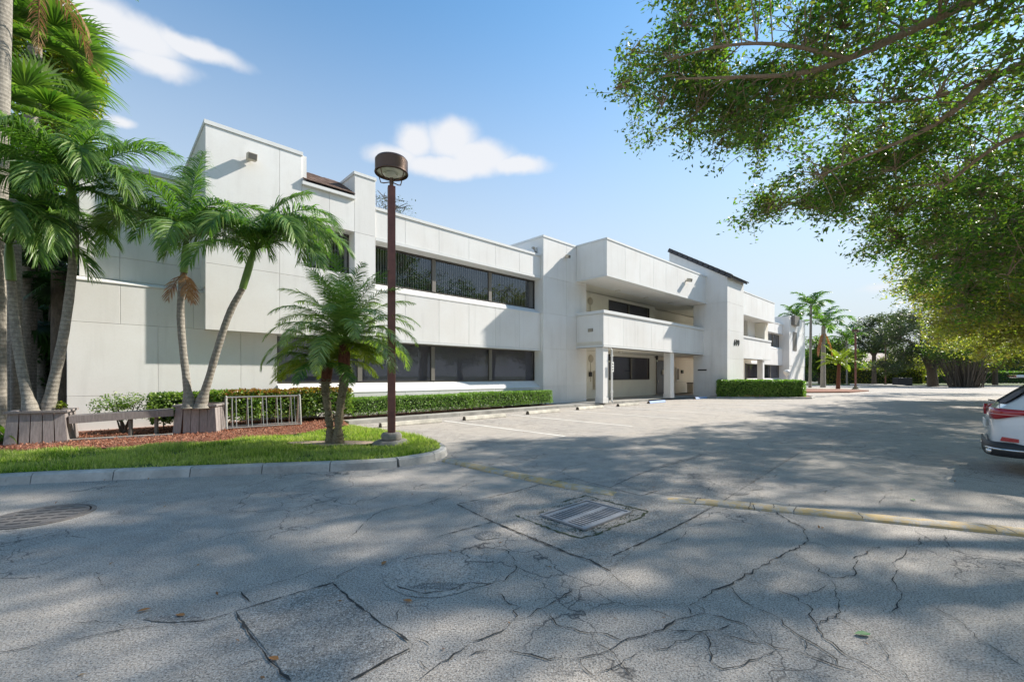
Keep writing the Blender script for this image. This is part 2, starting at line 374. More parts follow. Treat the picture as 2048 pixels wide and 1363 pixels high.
def mat_wood(name='weathered_wood', c1=(.20, .175, .165), c2=(.34, .30, .285)):
    t = NT(name); v = t.mapv((14, 14, 1.6)); a = t.noise(3, 6, .7, v); oi = t.nd('ShaderNodeObjectInfo')
    c = t.mix(t.mr(a, .3, .7), c1, c2); c = t.mix(1.0, c, t.mr(oi.outputs['Random'], 0, 1, .8, 1.1), 'MULTIPLY'); t.set('Base Color', c); t.set('Roughness', .85); t.bump(a, .5, .006); return t.m
def mat_paint_line(name, col, worn=(.22, .21, .2), lo=.46, hi=.56):
    t = NT(name); a = t.noise(9, 6, .75); b = t.noise(1.1, 3); f = t.math('ADD', t.mr(a, lo, hi), t.mr(b, .5, .7, 0, .5))
    sp = t.noise(110, 3, .8); w = t.mix(t.mr(sp, .45, .7), tuple(x*.8 for x in worn), tuple(x*1.5 for x in worn))
    c = t.mix(f, col, w); t.set('Base Color', c); t.set('Roughness', .85); t.bump(sp, .4, .006); return t.m
def mat_pole():
    t = NT('rusty_brown_paint'); a = t.noise(2.2, 6, .7); b = t.noise(24, 4, .7); v = t.mapv((1, 1, .12)); s = t.noise(3, 4, .6, v)
    c = t.mix(t.mr(a, .35, .7), (.13, .045, .034), (.25, .09, .065)); c = t.mix(t.mr(s, .55, .75, 0, .6), c, (.10, .075, .06))
    c = t.mix(t.mr(b, .70, .74, 0, .7), c, (.45, .36, .36)); t.set('Base Color', c); t.set('Roughness', .5); t.bump(b, .2, .003); return t.m
M['old_concrete'] = mat_concrete('old_concrete', (.27, .25, .22), 3); M['bare_soil'] = plain('bare_sandy_soil', (.36, .27, .20), .95, var=.25, scale=12, bump=.4); M['soil'] = mat_soil(); M['turf'] = mat_turf(); M['ground'] = mat_ground(); M['wood'] = mat_wood()
M['line'] = mat_paint_line('worn_white_line', (.80, .78, .72), (.42, .39, .35), .55, .66); M['yellow'] = mat_paint_line('worn_yellow_bump', (.50, .35, .15), (.42, .385, .33), .44, .60)
M['pole'] = mat_pole(); M['lamp_brown'] = plain('lamp_brown_metal', (.13, .075, .05), .42, .45, var=.2)
# ================================================================== GROUND
def sheet(name, pts, z, mat, thick=None, label=None):
    m = MB()
    if thick is None: m.poly([(p[0], p[1], z) for p in pts])
    else:
        n = len(pts); k = 0
        m.v = [(p[0], p[1], z-thick) for p in pts]+[(p[0], p[1], z) for p in pts]
        m.f = [tuple(range(n, 2*n)), tuple(range(n-1, -1, -1))]+[(i, (i+1) % n, n+(i+1) % n, n+i) for i in range(n)]
    o = m.build(name, mat); tag(o, kind='structure')
    if label: o['label'] = label
    return o
sheet('ground', [(-2500, -2500), (2500, -2500), (2500, 3000), (-2500, 3000)], -0.04, M['ground'])
sheet('parking_lot', [(-60, -25), (130, -25), (130, 82), (-60, 82)], 0.0, M['asphalt'])
sheet('far_road', [(20, 104), (260, 104), (260, 118), (20, 118)], -0.02, M['concrete'])
def gpoly(px, z=0.0): return [G(a, b, z) for a, b in px]
sheet('asphalt_patch', gpoly([(914, 1008), (1030, 983), (1100, 963), (1147, 957), (1222, 976), (1282, 991), (1425, 1012), (1340, 1060), (1282, 1086), (1222, 1140), (1140, 1108), (1085, 1083), (990, 1045)]), .004, M['asphalt_patch'])
sheet('asphalt_patch', gpoly([(472, 1224), (666, 1166), (745, 1230), (822, 1300), (690, 1363), (660, 1400), (600, 1400), (560, 1335)]), .004, M['asphalt_patch'])
sheet('asphalt_patch', gpoly([(1222, 963), (1300, 938), (1392, 912), (1485, 895), (1600, 905), (1520, 950), (1440, 1000), (1335, 990), (1270, 978)]), .004, M['asphalt_patch'])
# ---- the raised island with grass and mulch
ZI = .15
grass_edge = [(-600, 985), (0, 945), (250, 935), (525, 925), (700, 919.5), (778, 915.5), (821, 909.5), (868, 901.5), (882, 895), (876, 885), (846, 876), (798, 865), (749, 856.6), (705, 850), (690, 849)]
ge = [G(a, b, ZI) for a, b in grass_edge]
def offset_path(P, w):
    out = []
    for i, p in enumerate(P):
        a = P[max(i-1, 0)]; b = P[min(i+1, len(P)-1)]; t = (b-a); t.z = 0; t.normalize(); out.append(Vector((p.x+t.y*w, p.y-t.x*w, p.z)))
    return out
def resample(P, step):
    out = [P[0].copy()]; acc = 0
    for i in range(len(P)-1):
        a, b = P[i], P[i+1]; L = (b-a).length; s = step-acc
        while s < L: out.append(a.lerp(b, s/L)); s += step
        acc = L-(s-step)
    out.append(P[-1].copy()); return out
def smooth_path(P, it=2):
    for _ in range(it):
        Q = [P[0]]
        for i in range(len(P)-1): Q += [P[i].lerp(P[i+1], .25), P[i].lerp(P[i+1], .75)]
        Q.append(P[-1]); P = Q
    return P
ges = smooth_path(ge, 2)
island_back = [UV(5.9, 14.4), UV(5.9, 15.9), UV(-25, 15.9), UV(-25, 10)]
sheet('island_bed', ges+[Vector((p.x, p.y, 0)) for p in island_back], ZI-.02, M['turf'], .2)
kerb = empty('kerb', (0, 0, 0)); tag(kerb, 'weathered grey concrete kerb round the nose of the grass island', kind='structure')
kp = resample(ges, .9)
def kerb_stone(P, w=.16, h=.15, parent=kerb, mat=M['kerb'], gap=.012, z0=-.02):
    # P: short polyline at inner edge; stone swept with a sloped outer face
    inn = P; out = offset_path(P, w); m = MB(); n = len(P)
    for i in range(n):
        a, b = inn[i], out[i]; t = Vector((b.x-a.x, b.y-a.y, 0))
        m.v += [(a.x, a.y, z0), (a.x, a.y, h), (a.x+t.x*.72, a.y+t.y*.72, h-.004), (a.x+t.x*.92, a.y+t.y*.92, h-.03), (b.x+t.x*.12, b.y+t.y*.12, z0)]
    for i in range(n-1):
        for j in range(4): m.f.append((i*5+j, i*5+j+1, (i+1)*5+j+1, (i+1)*5+j))
    m.f.append((4, 3, 2, 1, 0)); k = (n-1)*5; m.f.append((k, k+1, k+2, k+3, k+4))
    return m.build('kerb_stone', mat, parent)
fine = resample(ges, .15)
STEP = 7
i = 0
while i < len(fine)-2:
    n = STEP if fine[i].x < -3 else 5
    seg = [p.copy() for p in fine[i:i+n+1]]
    if len(seg) < 2: break
    d = (seg[-1]-seg[-2]); d.normalize(); seg[-1] = seg[-1]-d*.014
    mid = seg[len(seg)//2]; side = mid.y > 8.6 and mid.x > -6 and i > len(fine)*.55
    kerb_stone(seg, .14 if side else .17, .15)
    i += n
# mulch bed sheet
mulch_px = [(-500, 925), (0, 903), (229, 894), (400, 885), (496, 875), (600, 866), (660, 858), (700, 851.5)]
mul = [G(a, b, .16) for a, b in mulch_px]
sheet('mulch_bed', mul+[UV(5.88, 14.4), UV(5.88, 16.1), UV(-20, 16.1), UV(-20, 12)], .155, M['soil'])
# soil round the date palms
pb = G(668, 885, .16)
sheet('bare_soil_patch', [(pb.x+1.0*math.cos(a)*(1+.15*math.sin(3*a)), pb.y+.36*math.sin(a)) for a in np.linspace(0, 2*PI, 24)[:-1]], .158, M['bare_soil'])
def in_poly(x, y, P):
    r = np.zeros(len(x), bool); n = len(P); j = n-1
    for i in range(n):
        xi, yi = P[i][0], P[i][1]; xj, yj = P[j][0], P[j][1]
        c = ((yi > y) != (yj > y)) & (x < (xj-xi)*(y-yi)/((yj-yi) or 1e-9)+xi); r ^= c; j = i
    return r
def scatter(P, n, rng=RNG):
    xs = [p[0] for p in P]; ys = [p[1] for p in P]
    x = rng.uniform(min(xs), max(xs), n); y = rng.uniform(min(ys), max(ys), n); k = in_poly(x, y, P); return x[k], y[k]
def grass():
    reg = [(p.x, p.y) for p in ges]+[(p.x, p.y) for p in reversed(mul)]
    reg = [(max(a, -14), b) for a, b in reg]
    x, y = scatter(reg, 300000)
    dd = ((x-pb.x)/1.02)**2+((y-pb.y)/.38)**2; nz = np.array([mnoise.noise((a*1.2, b*1.2, 0)) for a, b in zip(x, y)])
    nb_ = np.array([mnoise.noise((a*3.1, b*3.1, 4)) for a, b in zip(x, y)]); k = (dd > 1+nz*.4) & (RNG.random(len(x)) < .62+nz*.9+nb_*.9); x = x[k]; y = y[k]; nz = nz[k]; n = len(x)
    h = (.03+.065*RNG.random(n)**1.5)*(1+nz*.8); a = RNG.uniform(0, 2*PI, n); w = .007+.006*RNG.random(n); lx = RNG.normal(0, .035, n); ly = RNG.normal(0, .025, n)
    V = np.empty((n, 3, 3), np.float32); z0 = .135
    V[:, 0] = np.stack([x-np.cos(a)*w, y-np.sin(a)*w, np.full(n, z0)], 1); V[:, 1] = np.stack([x+np.cos(a)*w, y+np.sin(a)*w, np.full(n, z0)], 1)
    V[:, 2] = np.stack([x+lx, y+ly, z0+.01+h], 1)
    o = np_mesh('grass', V.reshape(-1, 3), np.arange(n*3).reshape(n, 3), M['grass']); tag(o, 'short sunlit lawn grass covering the kerbed island', 'grass', kind='stuff')
grass()
def chips():
    reg = [(p.x, p.y) for p in mul]+[tuple(UV(5.88, 14.5))[:2], tuple(UV(5.88, 15.6))[:2], tuple(UV(-4, 15.6))[:2]]
    reg = [(max(a, -14), b) for a, b in reg]
    x, y = scatter(reg, 60000); n = len(x)
    P = np.stack([x, y, .16+.022*RNG.random(n)], 1); V, Q = leaves(P, .05, up=2.0, asp=.35, tiltup=0)
    V[:, 2] = np.maximum(V[:, 2], .157)
    o = np_mesh('mulch_chips', V, Q, M['mulch']); tag(o, 'loose reddish bark mulch chips spread over the planting bed', 'mulch', kind='stuff')
chips()
# concrete edging strip in the mulch
m = MB(); a = G(60, 884, .18); b = G(345, 868, .18); t = (b-a).normalized(); nrm = Vector((-t.y, t.x, 0))
tag(m.bar(a+Vector((0, 0, -.03)), b+Vector((0, 0, -.03)), .14, .10).build('edging_strip', M['concrete']), kind='structure')
# sidewalk along the facade, in slabs
sw = empty('sidewalk'); tag(sw, kind='structure')
def uvbox(u0, u1, v0, v1, z0, z1, name, mat, parent=None, bevel=0):
    m = MB(); P = [UV(u0, v0, z0), UV(u1, v0, z0), UV(u1, v1, z0), UV(u0, v1, z0), UV(u0, v0, z1), UV(u1, v0, z1), UV(u1, v1, z1), UV(u0, v1, z1)]
    m.v = [tuple(p) for p in P]; m.f = [(3, 2, 1, 0), (4, 5, 6, 7), (0, 1, 5, 4), (1, 2, 6, 5), (2, 3, 7, 6), (3, 0, 4, 7)]
    return m.build(name, mat, parent, bevel=bevel)
u = 5.9
while u < 24:
    uvbox(u, u+1.485, 13.9, 14.46, -.02, .13, 'slab', M['concrete'], sw); u += 1.5
uvbox(5.9, 17.1, 14.47, 15.9, -.02, .12, 'planting_strip', M['soil'], sw)
for u in np.arange(16.8, 33, 2.7): uvbox(u+ (0.35 if u < 17 else 0), u+2.69, 14.465, 17.4, -.02, .125, 'slab', M['concrete'], sw)
m = MB(); q = [UV(24.0, 13.9), UV(33, 13.9), UV(33, 14.46), UV(24.0, 14.46)]
m.v = [tuple(q[0]+Vector((0, 0, .13))), tuple(q[1]+Vector((0, 0, .03))), tuple(q[2]+Vector((0, 0, .12))), tuple(q[3]+Vector((0, 0, .125)))]; m.f = [(0, 1, 2, 3)]
m.build('ramp', M['concrete'], sw)
# ---- cracks, traced as real narrow grooves of dirt
def strip(px, w, name='crack', mat=None, z=.008, jit=1.0, parent=None, mb=None, wf=.5):
    P = [G(a, b, 0) for a, b in px]; Q = [P[0]]
    for i in range(len(P)-1):
        L = (P[i+1]-P[i]).length; n = max(1, int(L/.045)); t = (P[i+1]-P[i])/max(L, 1e-6); nn = Vector((-t.y, t.x, 0))
        for k in range(1, n+1):
            j = random.gauss(0, .011*jit) if k < n else 0; Q.append(P[i].lerp(P[i+1], k/n)+nn*j)
    m = mb if mb is not None else MB(); k0 = len(m.v)
    for i, p in enumerate(Q):
        t = (Q[min(i+1, len(Q)-1)]-Q[max(i-1, 0)]); t.normalize(); nn = Vector((-t.y, t.x, 0)); ww = w*wf*(.15+1.5*random.random())*(0.35 if i in (0, len(Q)-1) else 1)
        m.v += [(p.x+nn.x*ww/2, p.y+nn.y*ww/2, z), (p.x-nn.x*ww/2, p.y-nn.y*ww/2, z)]
    for i in range(len(Q)-1): k = k0+2*i; m.f.append((k, k+1, k+3, k+2))
    return m
cr = MB()
def addc(ox, oy, s, lists, w):
    for L in lists: strip([(ox+a*s, oy+b*s) for a, b in L], w, mb=cr, wf=.52)
addc(1300, 950, .3652, [
 [(650,160),(700,215),(790,265),(850,300),(865,365),(760,420),(630,490),(505,565),(430,605),(370,625),(270,680),(205,720)], [(300,757),(140,795),(0,870)]], .020)
addc(1300, 950, .3652, [[(205,720),(225,770)], [(230,700),(300,757)], [(865,365),(950,385),(1040,415)],
 [(800,430),(900,500),(985,560),(1060,562),(1130,540),(1120,500),(1140,470),(1115,455),(1190,430),(1255,392)], [(985,575),(1020,650),(1035,720),(1020,780),(930,820)],
 [(430,605),(500,685),(580,730),(680,770),(730,820),(800,870),(860,905),(950,960),(1020,1010),(1030,1045)],
 [(540,570),(700,630),(810,675),(890,735),(890,790),(920,845),(1000,920),(1050,970),(1200,1050),(1330,1125)],
 [(300,757),(430,795),(540,830),(600,900),(680,945),(800,965),(950,1020),(1100,1070),(1200,1105)],
 [(300,870),(340,990),(330,1030),(400,1065),(520,1040),(600,1010),(690,960)],
 [(1405,410),(1390,445),(1325,480),(1360,520),(1325,575),(1380,645),(1355,700),(1345,770)],
 [(1020,780),(1130,835),(1220,890),(1280,960),(1320,1040),(1400,1090),(1420,1131)], [(100,850),(300,855),(370,850),(440,820)], [(370,850),(500,900),(610,925)]], .013)
addc(1300, 950, .3652, [[(810,675),(900,640),(965,605)], [(1610,325),(1640,390),(1720,430),(1780,470)], [(1640,770),(1720,820),(1780,890),(1900,960),(2040,1050)], [(0,740),(140,795)],
 [(0,965),(100,950),(220,900),(300,870)], [(0,385),(90,375),(180,340),(205,305)], [(1250,155),(1310,100)], [(595,95),(610,130),(570,125)], [(0,700),(200,715)], [(600,1010),(800,1070),(1000,1110)], [(850,905),(850,965)], [(1500,700),(1640,770)], [(1470,340),(1475,385),(1400,400)]], .009)
addc(600, 980, .3418, [[(260,300),(300,270),(380,190),(440,140),(520,110),(620,90),(690,95),(780,65),(940,35)], [(1140,600),(1200,650),(1290,690),(1250,760),(1320,750),(1430,690),(1550,610),(1650,560)],
 [(1250,765),(1180,830),(1050,880),(900,960),(750,1070),(700,1110)], [(980,980),(1100,940),(1150,955),(1250,945),(1400,980),(1550,990),(1700,970),(1800,945),(1880,890),(2048,840)],
 [(1420,710),(1500,790),(1640,830),(1750,835),(1880,880)], [(600,410),(760,375),(880,370),(1000,340),(1100,335),(1200,350),(1250,400),(1270,450),(1200,530),(1100,550),(1000,540),(870,590),(740,605),(660,590),(560,560)]], .013)
addc(600, 980, .3418, [[(210,520),(330,450)], [(640,865),(740,890),(760,910)], [(1340,800),(1530,805)], [(1700,840),(1800,930),(1880,1020),(1950,1100)], [(1820,490),(1900,550),(2000,640),(2048,660)], [(1700,580),(1840,660),(1700,700)], [(1840,660),(2048,690)],
 [(1640,990),(1650,1030),(1720,1090),(1760,1110)], [(1720,1085),(1880,1020),(2000,940)], [(700,1000),(760,1060)], [(580,700),(560,780)]], .009)
addc(0, 960, .3418, [[(0,1010),(150,985),(300,940),(420,935),(600,900),(760,870),(900,860),(1050,850),(1180,830),(1300,795),(1380,770)]], .013)
addc(0, 960, .3418, [[(380,850),(560,825),(740,860)], [(1200,710),(1400,655),(1700,580),(2048,450)], [(1250,930),(1440,885)], [(1200,1160),(1550,1045)], [(300,590),(420,570)], [(560,540),(640,630)]], .008)
addc(860, 820, .2637, [[(0,700),(140,655),(240,645),(215,600),(290,560),(350,525)], [(500,370),(620,410),(700,465),(900,485),(1000,470),(1040,430),(1200,405)], [(990,470),(1090,520)]], .012)
cr.build('asphalt_crack', M['crack']); tag(bpy.context.scene.objects['asphalt_crack'], 'fine branching network of cracks in the grey asphalt', 'cracks', kind='stuff')
jt = MB()
def addj(ox, oy, s, lists, w):
    for L in lists: strip([(ox+a*s, oy+b*s) for a, b in L], w, mb=jt, jit=.35)
addj(860, 820, .2637, [[(205,715),(640,620),(900,545),(1090,518),(1370,590),(1600,650),(1740,610)], [(205,715),(480,850),(850,1000),(1050,1085)], [(480,850),(280,900),(60,960)], [(1360,590),(1600,480),(2048,350)], [(2048,795),(1850,890),(1600,1010),(1380,1110)]], .024)
addj(600, 980, .3418, [[(1180,205),(1500,350),(1700,410),(1820,480)], [(190,545),(250,600),(380,710),(480,790),(560,830),(640,890)], [(640,930),(450,1030),(300,1110)]], .026)
addj(0, 960, .3418, [[(1380,770),(1540,720),(1950,600)], [(1380,770),(1450,890),(1560,1040),(1700,1179)], [(1410,655),(1460,715)]], .026)
strip([(1300,938),(1392,912),(1485,895),(1600,905)], .014, mb=jt, jit=.2); strip([(1600,905),(1520,955),(1430,1012),(1340,1060)], .014, mb=jt, jit=.2)
strip([(1600,905),(1720,862),(1850,835),(2048,800)], .012, mb=jt, jit=.2)
jt.build('patch_seam', M['crack']); tag(bpy.context.scene.objects['patch_seam'], 'dark dirt filled seams round the rectangular asphalt patches', 'seams', kind='stuff')
# dark worn spots with ragged edge, pale sandy wash
def blob(px, py, rx, ry, mat, name, z=.006, seed=0, n=40, rag=.35):
    c = G(px, py); e = G(px+rx, py); f = G(px, py-ry); rX = (e-c).length; rY = (f-c).length; m = MB(); pts = []
    for i in range(n):
        a = 2*PI*i/n; r = 1+rag*mnoise.noise((math.cos(a)*1.7+seed, math.sin(a)*1.7, seed*3.1))*2; pts.append((c.x+rX*r*math.cos(a), c.y+rY*r*math.sin(a), z))
    tag(m.poly(pts).build(name, mat), kind='structure')
blob(1440, 965, 70, 16, M['asphalt_dark'], 'worn_asphalt', seed=1, rag=.14); blob(880, 1172, 55, 7, M['asphalt_dark'], 'worn_asphalt', seed=2, rag=.14)
blob(975, 1070, 28, 8, M['asphalt_dark'], 'worn_asphalt', seed=4, rag=.12); blob(350, 1238, 60, 5, M['asphalt_dark'], 'worn_asphalt', seed=5, rag=.14)
blob(880, 1140, 110, 38, M['asphalt_old'], 'worn_asphalt', z=.0045, seed=7, rag=.2)
# ---- drain grate
gc = (G(1075, 1034)+G(1265.7, 1025))/2; gang = math.atan2((G(1169.6, 1004)-G(1075, 1034)).y, (G(1169.6, 1004)-G(1075, 1034)).x)
gr = empty('drain_grate', (gc.x, gc.y, 0), gang, 'rectangular iron storm drain grate with two rows of slots', 'drain grate')
Lg, Wg = .86, .65
MB().box(-Lg/2-.10, Lg/2+.10, -Wg/2-.10, Wg/2+.12, .003, .007).build('concrete_collar', M['asphalt_patch'], gr)
MB().box(-Lg/2, Lg/2, -Wg/2, Wg/2, .004, .012).build('pit_shade', M['black'], gr)  # black plate above the asphalt, painting the darkness below the bars
fm = MB(); t_ = .022
fm.box(-Lg/2, Lg/2, -Wg/2, -Wg/2+t_, .005, .03).box(-Lg/2, Lg/2, Wg/2-t_, Wg/2, .005, .03).box(-Lg/2, -Lg/2+t_, -Wg/2+t_, Wg/2-t_, .005, .03).box(Lg/2-t_, Lg/2, -Wg/2+t_, Wg/2-t_, .005, .03)
fm.build('frame', M['iron'], gr)
rm = MB(); g = t_+.012
rm.box(-Lg/2+g, Lg/2-g, -Wg/2+g, -Wg/2+g+.055, .013, .019).box(-Lg/2+g, Lg/2-g, Wg/2-g-.055, Wg/2-g, .013, .019).box(-Lg/2+g, Lg/2-g, -.035, .035, .013, .019)
rm.build('cross_rail', M['iron'], gr)
nb = 16; x0 = -Lg/2+g; span = Lg-2*g
bar_me = None
for r_, (ya, yb) in enumerate(((-Wg/2+g+.055, -.035), (.035, Wg/2-g-.055))):
    for i in range(nb):
        xc = x0+.012+(span-.024)*i/(nb-1); w_ = .0105 if 0 < i < nb-1 else .014
        MB().box(xc-w_, xc+w_, ya, yb, .013, .0175).build('bar', M['iron'], gr)
ms = MB()
for k in range(700):
    s = random.random(); side = random.choice((0, 1, 2, 3)); off = random.gauss(.045, .035)
    if side == 0: x, y = -Lg/2+Lg*s, -Wg/2-abs(off)
    elif side == 1: x, y = Lg/2+abs(off)*1.6, -Wg/2+Wg*s
    elif side == 2: x, y = -Lg/2+Lg*s, Wg/2+abs(off)*.8+.05
    else: x, y = -Lg/2-abs(off), -Wg/2+Wg*s
    if mnoise.noise((x*5, y*5, 1)) < -.05: continue
    for q in range(4):
        a = random.uniform(0, 6.28); h = random.uniform(.002, .007); ms.poly([(x, y, .006), (x+.012*math.cos(a), y+.012*math.sin(a), .006), (x+.01*math.cos(a+1), y+.01*math.sin(a+1), .006+h)])
o = ms.build('moss_fringe', M['moss'], gr); o['kind'] = 'stuff'
addm = strip([(1030, 1031), (1097, 1057), (1163, 1077), (1197, 1068), (1240, 1049), (1280, 1036), (1295, 1023), (1229, 1007), (1171, 991), (1124, 1004)], .03, z=.009, jit=.8, wf=.8)
tag(addm.build('mossy_seam', M['moss']), 'mossy seam ringing the drain grate collar', 'moss', kind='stuff')
# ---- manhole cover (left)
mc = G(84, 1031); mh = empty('manhole_cover', (mc.x, mc.y, 0), .35, 'round brown iron manhole cover with slotted rows set in shaded asphalt', 'manhole cover')
RM = (G(172, 1031)-mc).length*.80
MB().lathe([(RM+.05, .002), (RM+.05, .010), (RM+.008, .012), (RM+.008, .002)], 48).build('rim', M['iron_brown'], mh)
MB().lathe([(RM-.008, .002), (RM-.008, .012), (RM-.02, .014)], 48).build('lid', M['iron_brown'], mh)
for rx in (-.36, -.12, .12, .36):
    for ry in (-2.6, -1.6, -.55, .55, 1.6, 2.6):
        yy = ry*.13*RM/.45; xx = rx*RM/.6
        if math.hypot(abs(xx)+.07, yy) < RM*.93: MB().box(xx-.062, xx+.062, yy-.014, yy+.014, .0145, .0155).build('slot', M['black'], mh)
for yy in (-.06, .06):
    for sx in (-1, 1): MB().box(sx*RM*.78-.05, sx*RM*.78+.05, yy-.03, yy+.03, .0145, .019).build('boss', M['iron_brown'], mh)
# ---- yellow asphalt bump
def bump_path(px, label, w=.26, h=.06, taper=(0, 0)):
    P = smooth_path([G(a, b) for a, b in px], 2); P = resample(P, .12); n = len(P)
    root = empty('speed_bump', (P[0].x, P[0].y, 0), 0, label, 'speed bump', 'low yellow painted asphalt bumps across the lane')
    m = MB(); K = 9
    for i, p in enumerate(P):
        t = P[min(i+1, n-1)]-P[max(i-1, 0)]; t.normalize(); nn = Vector((-t.y, t.x, 0)); s = 1.0
        if taper[0]: s = min(s, max(.05, i*.12/taper[0]))
        if taper[1]: s = min(s, max(.05, (n-1-i)*.12/taper[1]))
        jw = w*(1+.22*mnoise.noise((i*.35, 0, 0))); s *= 1+.25*mnoise.noise((i*.5, 3, 0))
        for k in range(K):
            a = PI*k/(K-1); o = -math.cos(a)*jw/2; m.v.append((p.x+nn.x*o-P[0].x, p.y+nn.y*o-P[0].y, .001+math.sin(a)**.8*h*s if 0 < k < K-1 else -.004))
    for i in range(n-1):
        for k in range(K-1): a = i*K+k; m.f.append((a, a+1, a+K+1, a+K))
    m.build('berm', M['yellow'], root, smooth=True)
    c = MB()
    for q in range(int(n*.12/.55)):
        i = random.randrange(2, n-2); p = P[i]; t = (P[i+1]-P[i-1]).normalized(); nn = Vector((-t.y, t.x, 0)); k0 = len(c.v); ang = random.uniform(-.6, .6)
        for k in range(9):
            a = PI*(k)/8; o = -math.cos(a)*w/2*.98; z = math.sin(a)**.8*h+.004; j = random.gauss(0, .007)+ang*o
            for sg in (-1, 1): q2 = p+nn*o+t*(j+sg*.004); c.v.append((q2.x-P[0].x, q2.y-P[0].y, z))
        for k in range(8): a = k0+2*k; c.f.append((a, a+1, a+3, a+2))
    c.build('crack', M['crack'], root)['kind'] = 'stuff'
bump_path([(893, 921), (960, 936), (1030, 951), (1100, 966), (1175, 980), (1230, 988)], 'short yellow asphalt bump running from the island kerb nose', .24, .05, (0, .3))
bump_path([(1335, 999), (1450, 1009), (1600, 1023), (1750, 1038), (1900, 1052), (2060, 1068), (2300, 1092)], 'long yellow asphalt bump crossing to the right edge', .23, .05, (.5, 0))
# ---- stall lines
def line(px0, px1, w=.10):
    a = G(*px0); b = G(*px1); t = (b-a).normalized(); n = Vector((-t.y, t.x, 0))*w/2
    o = MB().poly([(a-n)+Vector((0, 0, .006)), (b-n)+Vector((0, 0, .006)), (b+n)+Vector((0, 0, .006)), (a+n)+Vector((0, 0, .006))]).build('parking_line', M['line']); tag(o, kind='structure')
for us in (8.95, 12.3, 15.75, 19.1, 22.5, 26.5, 29.4, 32.8):
    a = UV(us, 12.9); b = UV(us, 7.3); t = (b-a).normalized(); n = Vector((-t.y, t.x, 0))*.05; z = Vector((0, 0, .006))
    tag(MB().poly([a-n+z, b-n+z, b+n+z, a+n+z]).build('parking_line', M['line']), kind='structure')
# fallen leaves
fl = [((288, 1222), 'orange'), ((360, 1232), 'orange'), ((547, 1319), 'orange'), ((768, 1127), 'orange'), ((815, 1203), 'orange'), ((1725, 1270), 'green'), ((1826, 1000), 'green')]
M['leaf_orange'] = plain('dry_leaf', (.40, .17, .05), .8, var=.3, scale=20); M['leaf_green1'] = plain('green_leaf', (.05, .20, .05), .6)
lab = {0: 'dry orange leaf leftmost on the shaded asphalt', 1: 'dry orange leaf lying in the long crack at lower left', 2: 'dry orange leaf on the seam at the bottom edge', 3: 'dry orange leaf at the left end of the worn oval patch', 4: 'dry orange leaf just below the worn oval patch', 5: 'fresh green leaf fallen on the cracked asphalt at lower right', 6: 'green leaf on the asphalt beyond the long yellow bump'}
for k, ((a, b), kind) in enumerate(fl):
    p = G(a, b); s = .038*(1 if k < 5 else 1.35); m = MB(); an = random.uniform(0, PI); c_, s_ = math.cos(an), math.sin(an)
    prof = [(-1, 0, .1), (-.4, .45, .25), (.3, .4, .3), (1, 0, .05), (.3, -.4, .2), (-.4, -.42, .3)]
    m.v = [((x*c_-y*s_)*s, (x*s_+y*c_)*s, .010+z*s*.6) for x, y, z in prof]+[(0, 0, .012)]
    m.f = [(6, i, (i+1) % 6) for i in range(6)]
    o = m.build('fallen_leaf', M['leaf_orange'] if kind == 'orange' else M['leaf_green1']); o.location = (p.x, p.y, 0); tag(o, lab[k], 'leaf', 'fallen leaves on the asphalt')
rngd = np.random.default_rng(3)
n = 520; x = rngd.uniform(-8, 12, n); y = rngd.uniform(2.2, 26, n); k = (y > 2.2); P = np.stack([x[k], y[k], np.full(k.sum(), .006)], 1)
inl = in_poly(P[:, 0], P[:, 1], [(p.x, p.y) for p in ges]+[(-20, 30), (-40, 8)]); P = P[~inl]
V, Q = leaves(P, .035, up=3, asp=.5, tiltup=0, rng=rngd); V[:, 2] = np.clip(V[:, 2], .006, .03)
tag(np_mesh('leaf_litter', V, Q, M['frond_dead']), 'tiny scattered leaf litter on the asphalt', 'litter', kind='stuff')
# ---- wheel stops
stops = [(6.35, 12.62, 2.25, 0), (9.55, 12.5, 2.0, 0), (12.95, 12.6, 2.0, 0), (16.4, 12.65, 2.0, 0), (19.8, 12.6, 2.0, 0), (23.2, 12.7, 2.0, 1), (29.95, 12.9, 2.0, 1)]
slab = ['cream concrete wheel stop nearest the lamp post', 'cream concrete wheel stop second from the lamp post', 'cream concrete wheel stop in front of the hedge end', 'cream concrete wheel stop in front of the tall pier', 'cream concrete wheel stop before the left entry column', 'blue painted wheel stop at the entrance ramp', 'blue painted wheel stop beside the clipped hedge island']
ang_b = TH
for k, (u, v, L, bl) in enumerate(stops):
    p = UV(u, v); root = empty('wheel_stop', p, ang_b+random.uniform(-.03, .03), slab[k], 'wheel stop', 'wheel stops along the front stalls')
    w, h = .17, .14; prof = [(-w*.55, 0), (-w*.55, h*.25), (-w*.30, h), (w*.30, h), (w*.55, h*.25), (w*.55, 0)]
    MB().prism(prof, .012, L, 'x').build('stop_body', M['stop_blue'] if bl else M['stop'], root, bevel=.012)
    MB().prism([(a*.98, b*.97+.002) for a, b in prof], 0, .0125, 'x').build('end_face', M['bark_dark'], root)
